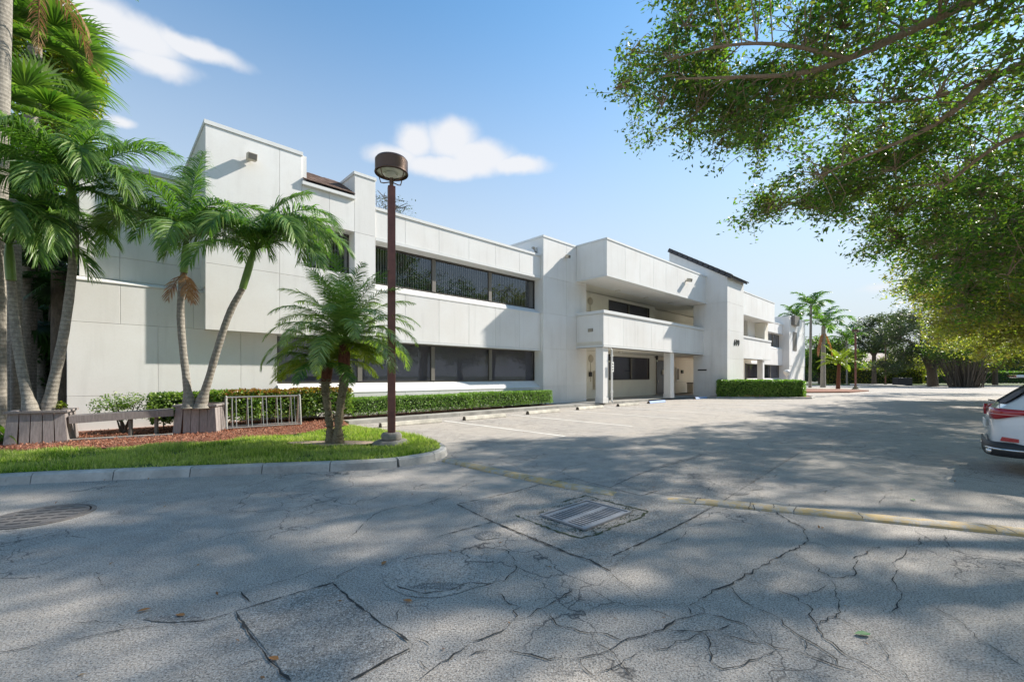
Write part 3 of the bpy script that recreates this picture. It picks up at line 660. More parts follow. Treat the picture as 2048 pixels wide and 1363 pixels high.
# ================================================================== OFFICE BUILDING
VP_, VS, VW, V0, VT = 15.5, 15.7, 16.17, 16.1, 15.65
VBX, VBL, VIN = 13.42, 13.64, 16.9
bld = empty('office_building', (0, 0, 0), TH, 'long two storey white stucco office building with projecting boxes and ribbon windows', 'building')
def bb(name, mat, *boxes, parent=bld, bevel=0.0):
    m = MB()
    for b in boxes: m.box(*b)
    return m.build(name, mat, parent, bevel=bevel)
PT = .03; JG = .009
def panels(core, v, cells, mat=None, name='panel', t=PT):
    """front facing panels: cells (u0,u1,z0,z1), front plane at v, core behind at v+t"""
    for (u0, u1, z0, z1) in cells:
        MB().box(u0+JG/2, u1-JG/2, v, v+t+.004, z0+JG/2, z1-JG/2).build(name, mat or M['stucco'], core, bevel=.004, seg=1)
def grid(us, zs): return [(us[i], us[i+1], zs[j], zs[j+1]) for i in range(len(us)-1) for j in range(len(zs)-1)]
def side_panels(core, u, cells, mat=None, t=PT):
    """left facing panels, cells (v0,v1,z0,z1) front plane at u"""
    for (v0, v1, z0, z1) in cells:
        MB().box(u, u+t+.004, v0+JG/2, v1-JG/2, z0+JG/2, z1-JG/2).build('panel', mat or M['stucco'], core, bevel=.004, seg=1)
# --- left lower wall
lw = bb('lower_wall', M['stucco'], (-.58, 4.32, V0+PT, V0+3.5, -.1, 4.18))
panels(lw, V0, grid([-.62, 1.22, 3.29, 4.36], [-.1, 1.07])+grid([-.62, 1.22, 3.29, 4.36], [1.07, 3.04])+grid([-.62, .41, 2.05, 4.36], [3.04, 4.14]))
m = MB().prism([(V0-.02, 4.14), (V0-.02, 4.17), (V0+.36, 4.30), (V0+.36, 4.14)], -.62, 2.30, 'x'); m.build('ledge', M['stucco'], bld)
ul = bb('upper_wall', M['stucco'], (-.40, 2.3, V0+.35+PT, V0+3.4, 4.30, 7.55))
panels(ul, V0+.35, grid([-.40, .41, 2.05, 2.32], [4.31, 4.95, 6.9, 7.5]))
bb('coping', M['trim'], (-.46, 2.27, V0+.30, V0+.6, 7.5, 7.62))
# end wall face on the far left
side_panels(lw, -.62, grid([V0, V0+3.4], [-.1, 1.07, 3.04, 4.14]))
# --- tower block, with opening for a window
tw = bb('tower', M['stucco'], (2.32, 5.17, VT+PT, 20.5, 3.02, 9.18), (5.17, 6.86, VT+PT, 20.5, 3.02, 5.38), (5.17, 6.86, VT+PT, 20.5, 6.98, 8.2), (5.17, 6.86, 16.6, 20.4, 5.38, 6.98), (6.86, 7.66, VT+PT, 20.5, 3.02, 9.13))
panels(tw, VT, [(2.28, 4.31, 3.0, 5.0), (2.28, 4.31, 5.0, 6.97), (2.28, 4.31, 6.97, 9.15), (4.31, 5.01, 6.97, 9.15), (4.31, 5.17, 5.0, 6.97), (4.31, 5.94, 3.0, 5.0), (5.01, 5.94, 6.97, 8.25), (5.94, 6.86, 6.97, 8.25),
                 (5.94, 7.69, 3.0, 5.0), (5.17, 6.86, 5.0, 5.38), (6.86, 7.69, 5.0, 6.97), (6.86, 7.69, 6.97, 9.12)])
side_panels(tw, 2.28, grid([VT, 18.0, 20.4], [4.3, 6.97, 9.15]))
bb('coping', M['trim'], (2.25, 5.04, VT-.03, 20.5, 9.15, 9.27)); bb('coping', M['trim'], (6.83, 7.72, VT-.03, 20.5, 9.12, 9.23))
# --- tile mansard on the tower
ty0, tz0, ty1, tz1 = VT-.12, 8.32, 17.0, 9.22
mr_ = bb('mansard', M['roofing'], (5.02, 6.85, VT+.1, 17.2, 8.2, 8.28)); 
MB().prism([(ty0+.05, tz0-.05), (ty1, tz1-.06), (ty1, 8.2), (ty0+.05, 8.24)], 5.04, 6.84, 'x').build('roof_deck', M['roofing'], mr_)
sl = math.atan2(tz1-tz0, ty1-ty0); rows = 9; Ls = math.hypot(ty1-ty0, tz1-tz0)
for r_ in range(rows):
    for c_ in range(12):
        uu = 5.045+c_*.1495; s = r_*Ls/rows
        T = Matrix.Translation((uu, ty0+s*math.cos(sl), tz0+s*math.sin(sl)+.01)) @ Matrix.Rotation(sl-.06+random.uniform(-.03, .03), 4, 'X') @ Matrix.Rotation(random.uniform(-.02, .02), 4, 'Z')
        MB().box(.004, .142, 0, Ls/rows*1.25, 0, .028, T).build('tile', M['tile'], mr_)
bb('eave_board', M['trim'], (5.0, 6.86, VT-.10, VT-.002, 8.16, 8.27))
# --- windows
def window_band(u0, u1, z0, z1, v, mulls, lower=False, blinds=True, parent=bld, name='window_band', room=True):
    """glass band; mulls = list of mullion centre u"""
    fr = MB(); t = .05
    fr.box(u0, u1, v-.03, v+.06, z0, z0+t).box(u0, u1, v-.03, v+.06, z1-t*1.3, z1).box(u0, u0+t, v-.03, v+.06, z0+t, z1-t*1.3).box(u1-t, u1, v-.03, v+.06, z0+t, z1-t*1.3)
    root = fr.build(name, M['metal_frame'], parent)
    edges = [u0+t]+[x for m_ in mulls for x in (m_-.09, m_+.09)]+[u1-t]
    for m_ in mulls:
        MB().box(m_-.09, m_+.09, v-.05, v+.05, z0+t, z1-t*1.3).build('mullion', M['frame_grey'], root)
    for i in range(0, len(edges), 2):
        MB().box(edges[i], edges[i+1], v+.0, v+.012, z0+t, z1-t*1.3).build('pane', M['glass_dark'] if lower else M['glass'], root)
    if blinds and not lower:
        b = MB(); k = u0+.08
        while k < u1-.12:
            a = .55; b.v; kk = len(b.v); dx = .045*math.cos(a); dy = .045*math.sin(a)
            b.v += [(k-dx, v+.16-dy, z0+.03), (k+dx, v+.16+dy, z0+.03), (k+dx, v+.16+dy, z1-.05), (k-dx, v+.16-dy, z1-.05)]; b.f.append((kk, kk+1, kk+2, kk+3)); k += .115
        o = b.build('blind', M['blind'], root); o['kind'] = 'stuff'
    elif lower: MB().box(u0+.06, u1-.06, v+.15, v+.16, z0+.03, z1-.03).build('roller_shade', M['blind_low'], root)
    if room: MB().box(u0, u1, v+.4, v+.42, z0-.05, z1+.05).box(u0, u1, v+.02, v+.4, z0-.06, z0-.004).box(u0, u1, v+.02, v+.4, z1+.004, z1+.06).build('room_back', M['dark'], root)
    return root
window_band(5.17, 6.86, 5.40, 6.96, VW, [], parent=bld)
MB().prism([(VT+.01, 5.38), (VT+.01, 5.30), (VW, 5.30), (VW, 5.41)], 5.17, 6.86, 'x').build('sill', M['trim'], bld)
# --- ribbon facade between u0 and u1
def ribbon(u0, u1, joints, mulls_up, mulls_lo, lo0=None, lo_start=None):
    lo0 = u0 if lo0 is None else lo0
    us = [u0]+[j for j in joints if u0+.3 < j < u1-.2]+[u1]
    fa = bb('parapet', M['stucco'], (u0+.02, u1, VS+PT, VW+3.5, 6.99, 8.0)); panels(fa, VS, grid(us, [6.97, 8.03]))
    bb('coping', M['trim'], (u0+.01, u1, VS-.04, VS+.35, 8.03, 8.14))
    MB().prism([(VS-.03, 6.85), (VS-.03, 6.96), (VW+.1, 6.96), (VW+.1, 6.80), (VW-.05, 6.80)], u0+.01, u1, 'x').build('window_head', M['trim'], bld)
    sp = bb('spandrel', M['stucco'], (u0+.02, u1, VS+PT, VW+3.4, 3.02, 4.97)); panels(sp, VS, grid(us, [3.06, 4.96]))
    MB().prism([(VS-.015, 4.93), (VS-.015, 4.985), (VW, 5.27), (VW, 4.93)], u0+.01, u1, 'x').build('sloped_sill', M['stucco'], bld)
    MB().prism([(VS-.015, 2.97), (VS-.015, 3.055), (VW+.1, 3.055), (VW+.1, 2.97)], lo0+.01, u1, 'x').build('window_head', M['trim'], bld)
    ls = [lo0]+[j for j in joints if lo0+.3 < j < u1-.2]+[u1]
    ba = bb('base_wall', M['stucco'], (lo0+.02, u1, VS+PT, VW+3.4, -.1, .98)); panels(ba, VS, grid(ls, [-.1, .985]))
    for i in range(len(ls)-1):
        if i % 2 == 0: MB().prism([(VS-.012, .985), (VS-.012, 1.02), (VW, 1.36), (VW, .985)], ls[i]+.005, ls[min(i+2, len(ls)-1)]-.005, 'x').build('sloped_sill', M['stucco'], bld)
    window_band(u0+.01, u1, 5.27, 6.80, VW, mulls_up); window_band(lo0+.01, u1, 1.36, 2.965, VW, mulls_lo, lower=True)
UP = 17.15
def r_(px): t = (px-1024)/F; return (t*D.x+D.y)/(t*NN.x+NN.y)
mu = [r_(867)*VW, r_(979.5)*VW]; ml = [r_(719)*VW, r_(865)*VW, r_(980)*VW]
ribbon(7.70, UP, [9.0+1.64*k for k in range(6)], mu, [r_(719)*VW, r_(865)*VW, r_(980)*VW], lo0=4.36)
bb('soffit', M['stucco'], (4.36, 7.69, VT+.02, VW+.3, 3.055, 3.10))
# --- tall pier
pr = bb('pier', M['stucco'], (UP+PT, 20.93, VP_+PT, 22, -.1, 9.05))
panels(pr, VP_, grid([UP, 19.1, 20.97], [-.1, 1.08, 3.1, 5.0, 6.95, 9.05]))
side_panels(pr, UP, grid([VP_, 18, 21.9], [6.95, 9.05])+[(VP_, VP_+.66, -.1, 1.08), (VP_, VP_+.66, 1.08, 3.1), (VP_, VP_+.66, 3.1, 5.0), (VP_, VP_+.66, 5.0, 6.95)])
bb('coping', M['trim'], (UP-.03, 20.99, VP_-.03, 22, 9.05, 9.16))
# --- entry recess
UB, UF = 20.0, 33.2
rw = bb('recess_wall', M['stucco_cream'], (20.93, 21.55, VIN, VIN+.4, .1, 7.1), (21.55, 25.4, VIN, VIN+.4, .1, 7.1), (25.4, 31.0, VIN, VIN+.4, .1, 1.34), (25.4, 31.0, VIN, VIN+.4, 3.0, 5.0), (31.0, 31.9, VIN, VIN+.4, .1, 7.1), (25.4, 31.0, VIN, VIN+.4, 6.88, 7.1), (20.93, 21.0, VP_+.1, VIN, .1, 7.1))
window_band(25.42, 30.98, 1.345, 2.995, VIN, [r_(1262)*VIN], lower=True); window_band(25.42, 30.98, 5.005, 6.875, VIN, [r_(1257)*VIN], lower=True)
bb('back_wall', M['stucco_cream'], (31.9, 46, 17.5, 17.8, .1, 7.1))
for z in (1.08, 3.1, 6.5): bb('joint_reveal', M['beige'], (31.95, 45, 17.492, 17.499, z, z+.02))
bb('floor_slab', M['stucco_cream'], (20.0, 48.5, VBL+.1, 17.6, 3.22, 3.55))
bb('ceiling_slab', M['stucco_cream'], (20.02, 50.3, VBX+.1, 20, 7.16, 7.5))
# projecting boxes
def big_box(u0, u1, nj=1.64, first=None, left=True):
    us = [u0]; k = first if first else u0+1.87
    while k < u1-.5: us.append(k); k += nj
    us.append(u1)
    c = bb('roof_box', M['stucco'], (u0+.04, u1-.01, VBX+PT, 15.6, 7.13, 9.08)); panels(c, VBX, grid(us, [7.17, 9.08]))
    if left: side_panels(c, u0, [(VBX, VP_-.01, 7.17, 9.08)])
    MB().box(u0-.02, u1, VBX-.03, VBX+.3, 9.08, 9.18).box(u0-.02, u0+.3, VBX+.3, VP_, 9.08, 9.18).build('coping', M['trim'], bld)
    MB().box(u0-.015, u1, VBX-.02, VBX+.4, 7.08, 7.165).box(u0-.015, u0+.3, VBX+.4, VP_, 7.08, 7.165).build('drip_edge', M['trim'], bld)
def balcony(u0, u1, first, left=True):
    us = [u0]; k = first
    while k < u1-.5: us.append(k); k += 1.64
    us.append(u1)
    c = bb('balcony', M['stucco'], (u0+.04, u1-.01, VBL+PT, VBL+.25, 3.34, 5.08), (u0+.04, u0+.25, VBL+.25, VP_, 3.34, 5.08)); panels(c, VBL, grid(us, [3.34, 5.05]))
    if left: side_panels(c, u0, [(VBL, VP_-.01, 3.34, 5.05)])
    MB().box(u0-.05, u1, VBL-.06, VBL+.30, 5.07, 5.25).box(u0-.05, u0+.3, VBL+.30, VP_, 5.07, 5.25).build('coping', M['trim'], bld, bevel=.012)
    MB().box(u0-.02, u1, VBL-.03, VBL+.5, 3.22, 3.33).box(u0-.02, u0+.3, VBL+.5, VP_, 3.22, 3.33).build('drip_edge', M['trim'], bld)
big_box(UB, UF, first=21.87); balcony(UB, UF, 22.0)
for (u0, v0) in ((20.08, 13.72), (28.1, 13.75)):
    c = bb('column', M['stucco'], (u0, u0+.52, v0, v0+.5, .12, 3.22), bevel=.02)
    MB().box(u0-.015, u0+.535, v0-.015, v0+.515, .12, .40).build('base', M['stucco'], c)
# --- the fin with a pitched tile roof
VF0 = 11.9
fn = bb('entry_tower', M['stucco'], (UF+PT, 36.58, VF0+PT, 14.4, -.1, 8.9))
panels(fn, VF0, grid([UF, 36.6], [-.1, 2.9, 5.0, 7.05, 8.92]))
side_panels(fn, UF, grid([VF0, 13.0, 14.4], [-.1, 1.08, 3.15, 5.1, 7.05]))
MB().prism([(VF0+.02, 7.06), (VF0+.02, 8.95), (16.35, 11.66), (16.35, 7.5), (14.5, 7.06)], UF, 36.6, 'x').build('pitched_volume', M['stucco'], bld)
sl = math.atan2(11.66-8.95, 16.35-VF0)
rf = MB().prism([(VF0-.25, 8.80), (VF0-.25, 8.90), (16.45, 11.84), (16.45, 11.70), (VF0-.2, 8.78)], UF+.0, 36.65, 'x').build('tile_roof', M['tile_dark'], bld)
Lr = math.hypot(16.4-VF0+.3, 2.9); nt_ = 12
for i in range(nt_):
    s = i*Lr/nt_; y = VF0-.28+s*math.cos(sl); z = 8.87+s*math.sin(sl)
    T = Matrix.Translation((0, y, z)) @ Matrix.Rotation(sl, 4, 'X')
    MB().box(UF-.16, UF+.16, 0, Lr/nt_-.05, -.16, .15, T).build('edge_tile', M['tile_dark'], rf, bevel=.03)
    for c_ in range(11):
        MB().box(UF+.18+c_*.315, UF+.18+c_*.315+.29, 0, Lr/nt_*1.15, .02, .10, T @ Matrix.Rotation(-.03, 4, 'X')).build('tile', M['tile_dark'], rf)
# right wing
big_box(36.62, 50.4, first=38.3, left=False); balcony(36.62, 49.96, 38.4, left=False)
bb('wing_wall', M['stucco_cream'], (46, 50.5, 16.3, 17.5, .1, 7.1))
bb('wing_wall', M['stucco_cream'], (49.2, 50.3, 14.0, 16.3, 3.3, 7.1))
bb('column', M['stucco'], (47.6, 48.1, 13.72, 14.22, .1, 3.22))
bb('wing_wall', M['stucco'], (47.0, 50.6, 14.9, 16.2, 5.3, 8.0))
ribbon(50.6, 62.4, [52.2+1.64*k for k in range(6)], [r_(1545)*VW], [55.5, 58.8], lo0=50.6)
et = bb('end_tower', M['stucco'], (62.4+PT, 70.2, 15+PT, 22, -.1, 9.1))
panels(et, 15, grid([62.4, 64.4, 67.3, 70.25], [2.9, 5.0, 6.95, 9.05])); side_panels(et, 62.4, grid([15, 17.5, 22], [-.1, 3.0, 5.0, 6.95, 9.05]))
bb('coping', M['trim'], (62.36, 70.3, 14.96, 22, 9.05, 9.16)); bb('window', M['frame_grey'], (64.0, 65.8, 14.95, 14.99, 4.9, 7.3))
bb('grey_box', M['frame_grey'], (63.3, 65.6, 14.6, 14.99, 8.1, 9.3))  # dark grey box projecting near the top of the end tower
# flat roofs and body of the building behind the facade
bb('roof', M['roofing'], (-.3, 62, 17.5, 36, 7.4, 7.6)); bb('rear_body', M['stucco'], (-.2, 70, 20.6, 36, -.1, 7.35), (-.2, 4.3, V0+3.4, 20.6, -.1, 7.35))
# soffit lamps
def ceil_light(u, v, z, lab):
    p = UV(u, v, z); o = empty('ceiling_light', p, TH, lab, 'ceiling light', 'round soffit lights in the entry recess')
    MB().lathe([(.14, -.06), (.17, -.04), (.17, 0)], 20).build('lamp_housing', M['beige'], o, smooth=True); MB().lathe([(.10, -.09), (.13, -.062)], 20).build('lens', M['white'], o, smooth=True)
ceil_light(24.2, 15.4, 7.16, 'round soffit light above the balcony, nearest the tall pier'); ceil_light(27.8, 15.4, 7.16, 'round soffit light above the balcony, middle of three'); ceil_light(31.0, 15.2, 7.16, 'round soffit light above the balcony, nearest the entry tower')
ceil_light(24.5, 15.4, 3.22, 'round soffit light under the balcony between the two columns')
# doors
def door(u, v, z, w, h, lab, mat):
    o = MB().box(u, u+w, v-.04, v+.02, z, z+h).build('door', mat, bld)
    MB().box(u-.06, u, v-.05, v+.03, z, z+h+.06).box(u+w, u+w+.06, v-.05, v+.03, z, z+h+.06).box(u, u+w, v-.05, v+.03, z+h, z+h+.06).build('door_frame', M['metal_frame'], o)
    MB().box(u+.12, u+.16, v-.10, v-.06, z+.95, z+1.15).build('handle', M['steel'], o); return o
M['door_blue'] = plain('dark_blue_door', (.03, .045, .075), .35)
door(r_(1313)*17.5, 17.5, .125, 1.15, 2.75, '', M['door_blue'])
door(r_(1306)*17.5+.2, 17.5, 3.56, .9, 2.5, '', M['door_blue'])
# ================================================================== FITTINGS ON THE BUILDING
def onv(px, py, v):
    t = (px-1024)/F; Y = v/(NN.y+NN.x*t); return Y*(t*D.x+D.y), EYE+(HY-py)/F*Y
def onu(px, py, u):
    t = (px-1024)/F; Y = u/(t*D.x+D.y); return Y*(NN.y+NN.x*t), EYE+(HY-py)/F*Y
def flood(px, py, v, lab, s=1.0):
    u, z = onv(px, py, v); o = empty('floodlight', UV(u, v, z), TH, lab, 'floodlight', 'box floodlights on the white walls')
    MB().box(-.03*s, .03*s, -.10*s, 0, -.04*s, .04*s).build('bracket', M['beige'], o)
    m = MB(); T = Matrix.Translation((0, -.22*s, 0)) @ Matrix.Rotation(R(12), 4, 'X'); m.box(-.13*s, .13*s, -.14*s, .13*s, -.10*s, .10*s, T); m.build('housing', M['beige'], o, bevel=.01)
    MB().box(-.11*s, .11*s, -.146*s, -.141*s, -.08*s, .08*s, T).build('lens', M['frame_grey'], o)
flood(500, 319, VT, 'beige box floodlight high on the tall left tower')
flood(1131, 514, VP_, 'small floodlight near the top of the plain pier', .8)
flood(1372, 561, VBX, 'floodlight on the upper box near the entry tower', 1.1)
# camera on the pier side
v_, z_ = onu(1072, 499, UP); o = empty('security_camera', UV(UP, v_, z_), TH, 'grey security camera arm on the pier above the parapet end', 'camera')
MB().bar((0, 0, -.15), (-.35, -.1, .0), .05).box(-.02, 0, -.1, .1, -.25, .1).build('arm', M['steel'], o); MB().tube([(-.32, -.05, .02), (-.55, -.35, -.10)], .07, 10).build('camera_body', M['steel'], o, smooth=True)
# vent on the balcony side
v_, z_ = onu(1181, 660, UB); o = empty('side_vent', UV(UB, v_, z_), TH, 'small dark louvre vent on the shaded balcony side', 'vent')
MB().box(-.02, 0, -.17, .17, -.09, .09).build('vent_frame', M['frame_grey'], o)
for k in range(3): MB().box(-.035, -.021, -.15, .15, -.07+k*.055, -.04+k*.055).build('louvre', M['beige'], o)
def circ(px, py, lab):
    u, z = onv(px, py, VIN); o = empty('alarm_bell', UV(u, VIN-.0, z), TH, lab, 'bell', 'round beige bells on the recess wall')
    m = MB(); T = Matrix.Rotation(R(90), 4, 'X')
    m.lathe([(.24, 0), (.26, .04), (.20, .10), (.08, .13)], 24); m.v = [tuple(T @ Vector(p)) for p in m.v]; m.build('bell', M['beige'], o, smooth=True)
    MB().box(-.02, .02, -.03, 0, -1.5, -.24).build('conduit', M['beige'], o)
circ(1181, 717, 'round beige bell on the ground floor recess wall by the pier'); circ(1180, 602, 'round beige bell on the upper balcony wall')
u, z = onv(1179, 748, VIN); o = MB().box(-.12, .12, -.10, 0, -.15, .15).build('meter_box', M['black'], origin=None); o.location = UV(u, VIN-.03, z); o.rotation_euler = (0, 0, TH); tag(o, 'small black box on the conduit below the bell', 'meter box')
u, z = onv(1190, 760, VIN); o = empty('mail_cabinet', UV(u, VIN, z), TH, 'beige panelled cabinet between the pier and left column', 'cabinet')
MB().box(-.25, .35, -.12, 0, -.60, .60).build('cabinet_body', M['beige'], o)
for k in range(3): MB().box(-.22, .32, -.135, -.121, -.55+k*.38, -.22+k*.38).build('cabinet_door', M['beige'], o, bevel=.006)
# downspout and sign at the left column
cx = UV(20.86, 13.66); o = empty('downspout', (cx.x, cx.y, .12), TH, 'white rain downspout running down beside the left entry column', 'downspout')
MB().tube([(-.12, .12, 3.08), (-.03, .03, 3.04), (0, 0, 2.9), (0, 0, .06), (-.02, -.10, .02)], .055, 10).build('pipe', M['white'], o, smooth=True)
for z in (.6, 2.6): MB().box(-.07, .07, -.065, .065, z, z+.04).build('pipe_strap', M['white'], o)
o = empty('notice_sign', UV(20.82, 13.585, 2.13), TH, 'narrow white notice sign with three dark lines on the downspout', 'sign')
MB().box(-.10, .10, -.012, 0, -.28, .28).build('sign_board', M['white'], o)
for k in range(3): MB().box(-.055, .055, -.016, -.0125, .12-k*.15, .17-k*.15).build('lettering', M['black'], o)
def sconce(px, py, v, lab):
    u, z = onv(px, py, v); o = empty('wall_lantern', UV(u, v, z), TH, lab, 'lantern', 'black wall lanterns by the entrance window')
    MB().box(-.03, .03, -.12, 0, -.04, .04).build('bracket', M['black'], o); MB().lathe([(.07, -.22), (.10, -.05), (.10, .12), (.04, .2)], 8, (0, -.16, 0)).build('lantern_body', M['black'], o)
    MB().lathe([(.06, -.36), (.075, -.24)], 8, (0, -.16, 0)).build('lens', M['lens'], o)
sconce(1214.5, 714, VIN, 'black wall lantern left of the ground floor window'); sconce(1310, 714, VIN-.02, 'black wall lantern right of the ground floor window')
u, z = onv(1353, 748, 17.5); o = empty('directory_case', UV(u, 17.5, z), TH, 'white framed directory case on the cream wall behind the right column', 'directory')
MB().box(-.25, .25, -.14, 0, -.55, .55).build('case', M['white'], o, bevel=.01); MB().box(-.20, .20, -.147, -.141, -.48, .48).build('case_glass', M['frame_grey'], o)
u, z = onv(1363, 743, 17.5); o = empty('keypad', UV(u, 17.5, z), TH, 'small black keypad box right of the directory case', 'keypad')
MB().box(-.16, .16, -.12, 0, -.15, .15).build('keypad_body', M['black'], o); MB().box(-.13, .13, -.123, -.12, -.02, .11).build('keypad_screen', M['leafD'], o)
u, z = onv(1324, 744, 17.5); o = MB().box(-.13, .13, -.1, 0, -.2, .2).build('intercom', M['beige']); o.location = UV(u, 17.5, z); o.rotation_euler = (0, 0, TH); tag(o, 'beige intercom box on the wall beside the blue door', 'intercom')
u, z = onv(1382.5, 784, 16.6); o = empty('litter_bin', UV(u, 16.6, .125), TH, 'square beige litter bin at the back of the entry recess', 'bin')
MB().box(-.28, .28, -.26, .26, 0, .82).build('bin_body', M['beige'], o, bevel=.02); MB().box(-.31, .31, -.29, .29, .82, .92).build('bin_lid', M['frame_grey'], o, bevel=.02)
# plaque and number on the entry tower
v_, z_ = onu(1404.5, 739.5, UF); o = empty('wall_plaque', UV(UF, v_, z_), TH, 'thin black name plaque on the shaded side of the entry tower', 'plaque')
MB().box(-.03, 0, -.33, .33, -.05, .05).build('plaque_board', M['black'], o)
def text_mesh(name, body, size, mat, parent, ext=.01):
    cu = bpy.data.curves.new(name, 'FONT'); cu.body = body; cu.size = size; cu.extrude = ext; cu.align_x = 'CENTER'; cu.align_y = 'CENTER'; cu.offset = size*.025
    tmp = bpy.data.objects.new(name, cu); C.objects.link(tmp); bpy.context.view_layer.update()
    me = bpy.data.meshes.new_from_object(tmp); bpy.data.objects.remove(tmp); me.materials.clear(); return link(name, me, parent, mat)
u, z = onv(1473, 685.5, VF0); nr = empty('house_number', UV(u, VF0-.02, z), TH, 'black house number 699 on the sunlit front of the entry tower', 'house number')
for k, ch in enumerate('699'):
    o = text_mesh('digit', ch, .62, M['black'], nr, .02); o.rotation_euler = (PI/2, 0, 0); o.location = (-.40+.40*k, 0, 0)
# globe light behind the clipped hedge
gp = Wp(1573.5, 745, 36.5); o = empty('globe_lamp', (gp.x, gp.y, 0), 0, 'white globe lamp on a short post behind the clipped hedge', 'lamp')
MB().tube([(0, 0, 0), (0, 0, gp.z-.24)], .05, 8).build('post', M['white'], o); MB().lathe([(a*.62, b*.62) for a, b in [(.12, -.42), (.16, -.34), (.36, -.12), (.42, .08), (.36, .27), (.18, .40), (.03, .43)]], 20, (0, 0, gp.z)).build('globe', M['white'], o, smooth=True, angle=80)
# ================================================================== LAMP POSTS
def lamp_post(base, H, lab, yaw=.2, s=1.0, basec=True):
    o = empty('lamp_post', base, yaw, lab, 'lamp post', 'brown steel lamp posts with drum heads round the lot')
    if basec:
        MB().lathe([(.42, -.05), (.42, .04), (.34, .10)], 7).build('footing', M['old_concrete'], o, bevel=.03); MB().lathe([(.22, .10), (.235, .20), (.20, .26)], 8).build('pedestal', M['old_concrete'], o, bevel=.03)
    else: MB().lathe([(.45, 0), (.30, .12), (.12, .42)], 8).build('footing', M['bark_date'], o)
    MB().box(-.080, .080, -.080, .080, .26, H-.12).build('pole', M['pole'], o, bevel=.02, seg=2)
    for z, a in ((2.2, .02), (1.0, -.03), (3.7, .03)): MB().box(-.082, -.079, a, a+.02, z, z+.02).build('screw', M['steel'], o)
    MB().tube([(0, 0, H-.16), (0, 0, H+.06)], .045, 8).build('neck', M['lamp_brown'], o)
    rim_r = .345
    h = MB(); h.lathe([(rim_r, H+.17), (rim_r, H+.43), (rim_r-.03, H+.47), (.02, H+.485)], 40); h.f.pop(-2); hd = h.build('drum', M['lamp_brown'], o, smooth=True)
    MB().lathe([(rim_r+.006, H+.15), (rim_r+.012, H+.165), (rim_r+.006, H+.185), (rim_r-.03, H+.185), (rim_r-.03, H+.15)], 40).nocap().build('rim', M['lamp_brown'], hd)
    MB().lathe([(rim_r-.032, H+.195), (rim_r-.06, H+.185), (.20, H+.16), (.02, H+.15)], 32).build('lens', M['lens'], hd, smooth=True, angle=80)
    MB().lathe([(.13, H+.118), (.14, H+.148)], 16).build('lamp_bulb', M['leafO'] if False else M['lens'], hd)
    for k in range(4):
        a = PI/4+k*PI/2; c, s_ = math.cos(a), math.sin(a)
        MB().tube([(0, 0, H-.02), (c*.22, s_*.22, H-.0), (c*.30, s_*.30, H+.03), (c*rim_r, s_*rim_r, H+.16)], .012, 6).build('yoke_arm', M['lamp_brown'], o)
    return o
lp = G(783, 888, .13); lamp_post((lp.x, lp.y, .13), EYE+(HY-362)/F*lp.y-.13, 'tall brown lamp post with drum head on the grass island nose', .35)
p = G(1711, 778); lamp_post((p.x, p.y, 0), EYE+(HY-666)/F*p.y, 'far brown lamp post standing alone right of the building end', .1, basec=False)
p = G(1771, 770); lamp_post((p.x, p.y, 0), EYE+(HY-690)/F*p.y, 'farthest lamp post against the dark oak foliage', .1, basec=False)
# ================================================================== PLANTERS, BENCH, BIKE RACK
def planter(center, ang, w, h, lab, splay=.06):
    o = empty('planter_box', center, ang, lab, 'planter', 'weathered grey wood planter boxes with palms')
    nb = 5; hw = w/2
    for side in range(4):
        T = Matrix.Rotation(side*PI/2, 4, 'Z')
        for k in range(nb):
            a0 = -hw+w*k/nb+.006; a1 = -hw+w*(k+1)/nb-.006; s0 = 1+splay*2; tw = random.uniform(-.012, .012)
            m = MB(); y0 = -hw*1.0; y0b = -hw*s0*1.0; zb = random.uniform(-.02, .01); gapx = .03 if (side == 0 and k == 1) else 0
            P = [(a0*s0+gapx, y0b, zb), (a1*s0+tw, y0b, zb), (a1*s0+tw, y0b+.035, zb), (a0*s0+gapx, y0b+.035, zb), (a0, y0, h-.05), (a1, y0, h-.05), (a1, y0+.035, h-.05), (a0, y0+.035, h-.05)]
            m.v = [tuple(T @ Vector(p)) for p in P]; m.f = [(3, 2, 1, 0), (4, 5, 6, 7), (0, 1, 5, 4), (1, 2, 6, 5), (2, 3, 7, 6), (3, 0, 4, 7)]
            m.build('board', M['wood'], o)
        m = MB(); m.box(-hw-.05, hw+.05 if side % 2 == 0 else hw-.06, -hw-.05, -hw+.06, h-.048, h, T) if side % 2 == 0 else m.box(-hw+.062, hw-.062, -hw-.05, -hw+.06, h-.048, h, T); m.build('cap_board', M['wood'], o)
    MB().box(-hw+.04, hw-.04, -hw+.04, hw-.04, 0, h-.10).build('soil', M['soil'], o); return o
a1 = G(4, 891, .16); b1 = G(136, 883, .16); ang1 = math.atan2(b1.y-a1.y, b1.x-a1.x); w1 = (b1-a1).length/1.14
c1 = (a1+b1)/2+Vector((-math.sin(ang1), math.cos(ang1), 0))*w1*.55
planter((c1.x, c1.y, .16), ang1, w1, .70, 'shaded grey planter box at the left edge of the photo')
a2 = G(345, 867, .16); b2 = G(433, 865, .16); ang2 = math.atan2(b2.y-a2.y, b2.x-a2.x)+.12; w2 = (b2-a2).length/1.16
c2 = (a2+b2)/2+Vector((-math.sin(ang2), math.cos(ang2), 0))*w2*.55
planter((c2.x, c2.y, .16), ang2, w2, .72, 'sunlit grey planter box beside the bike rack')
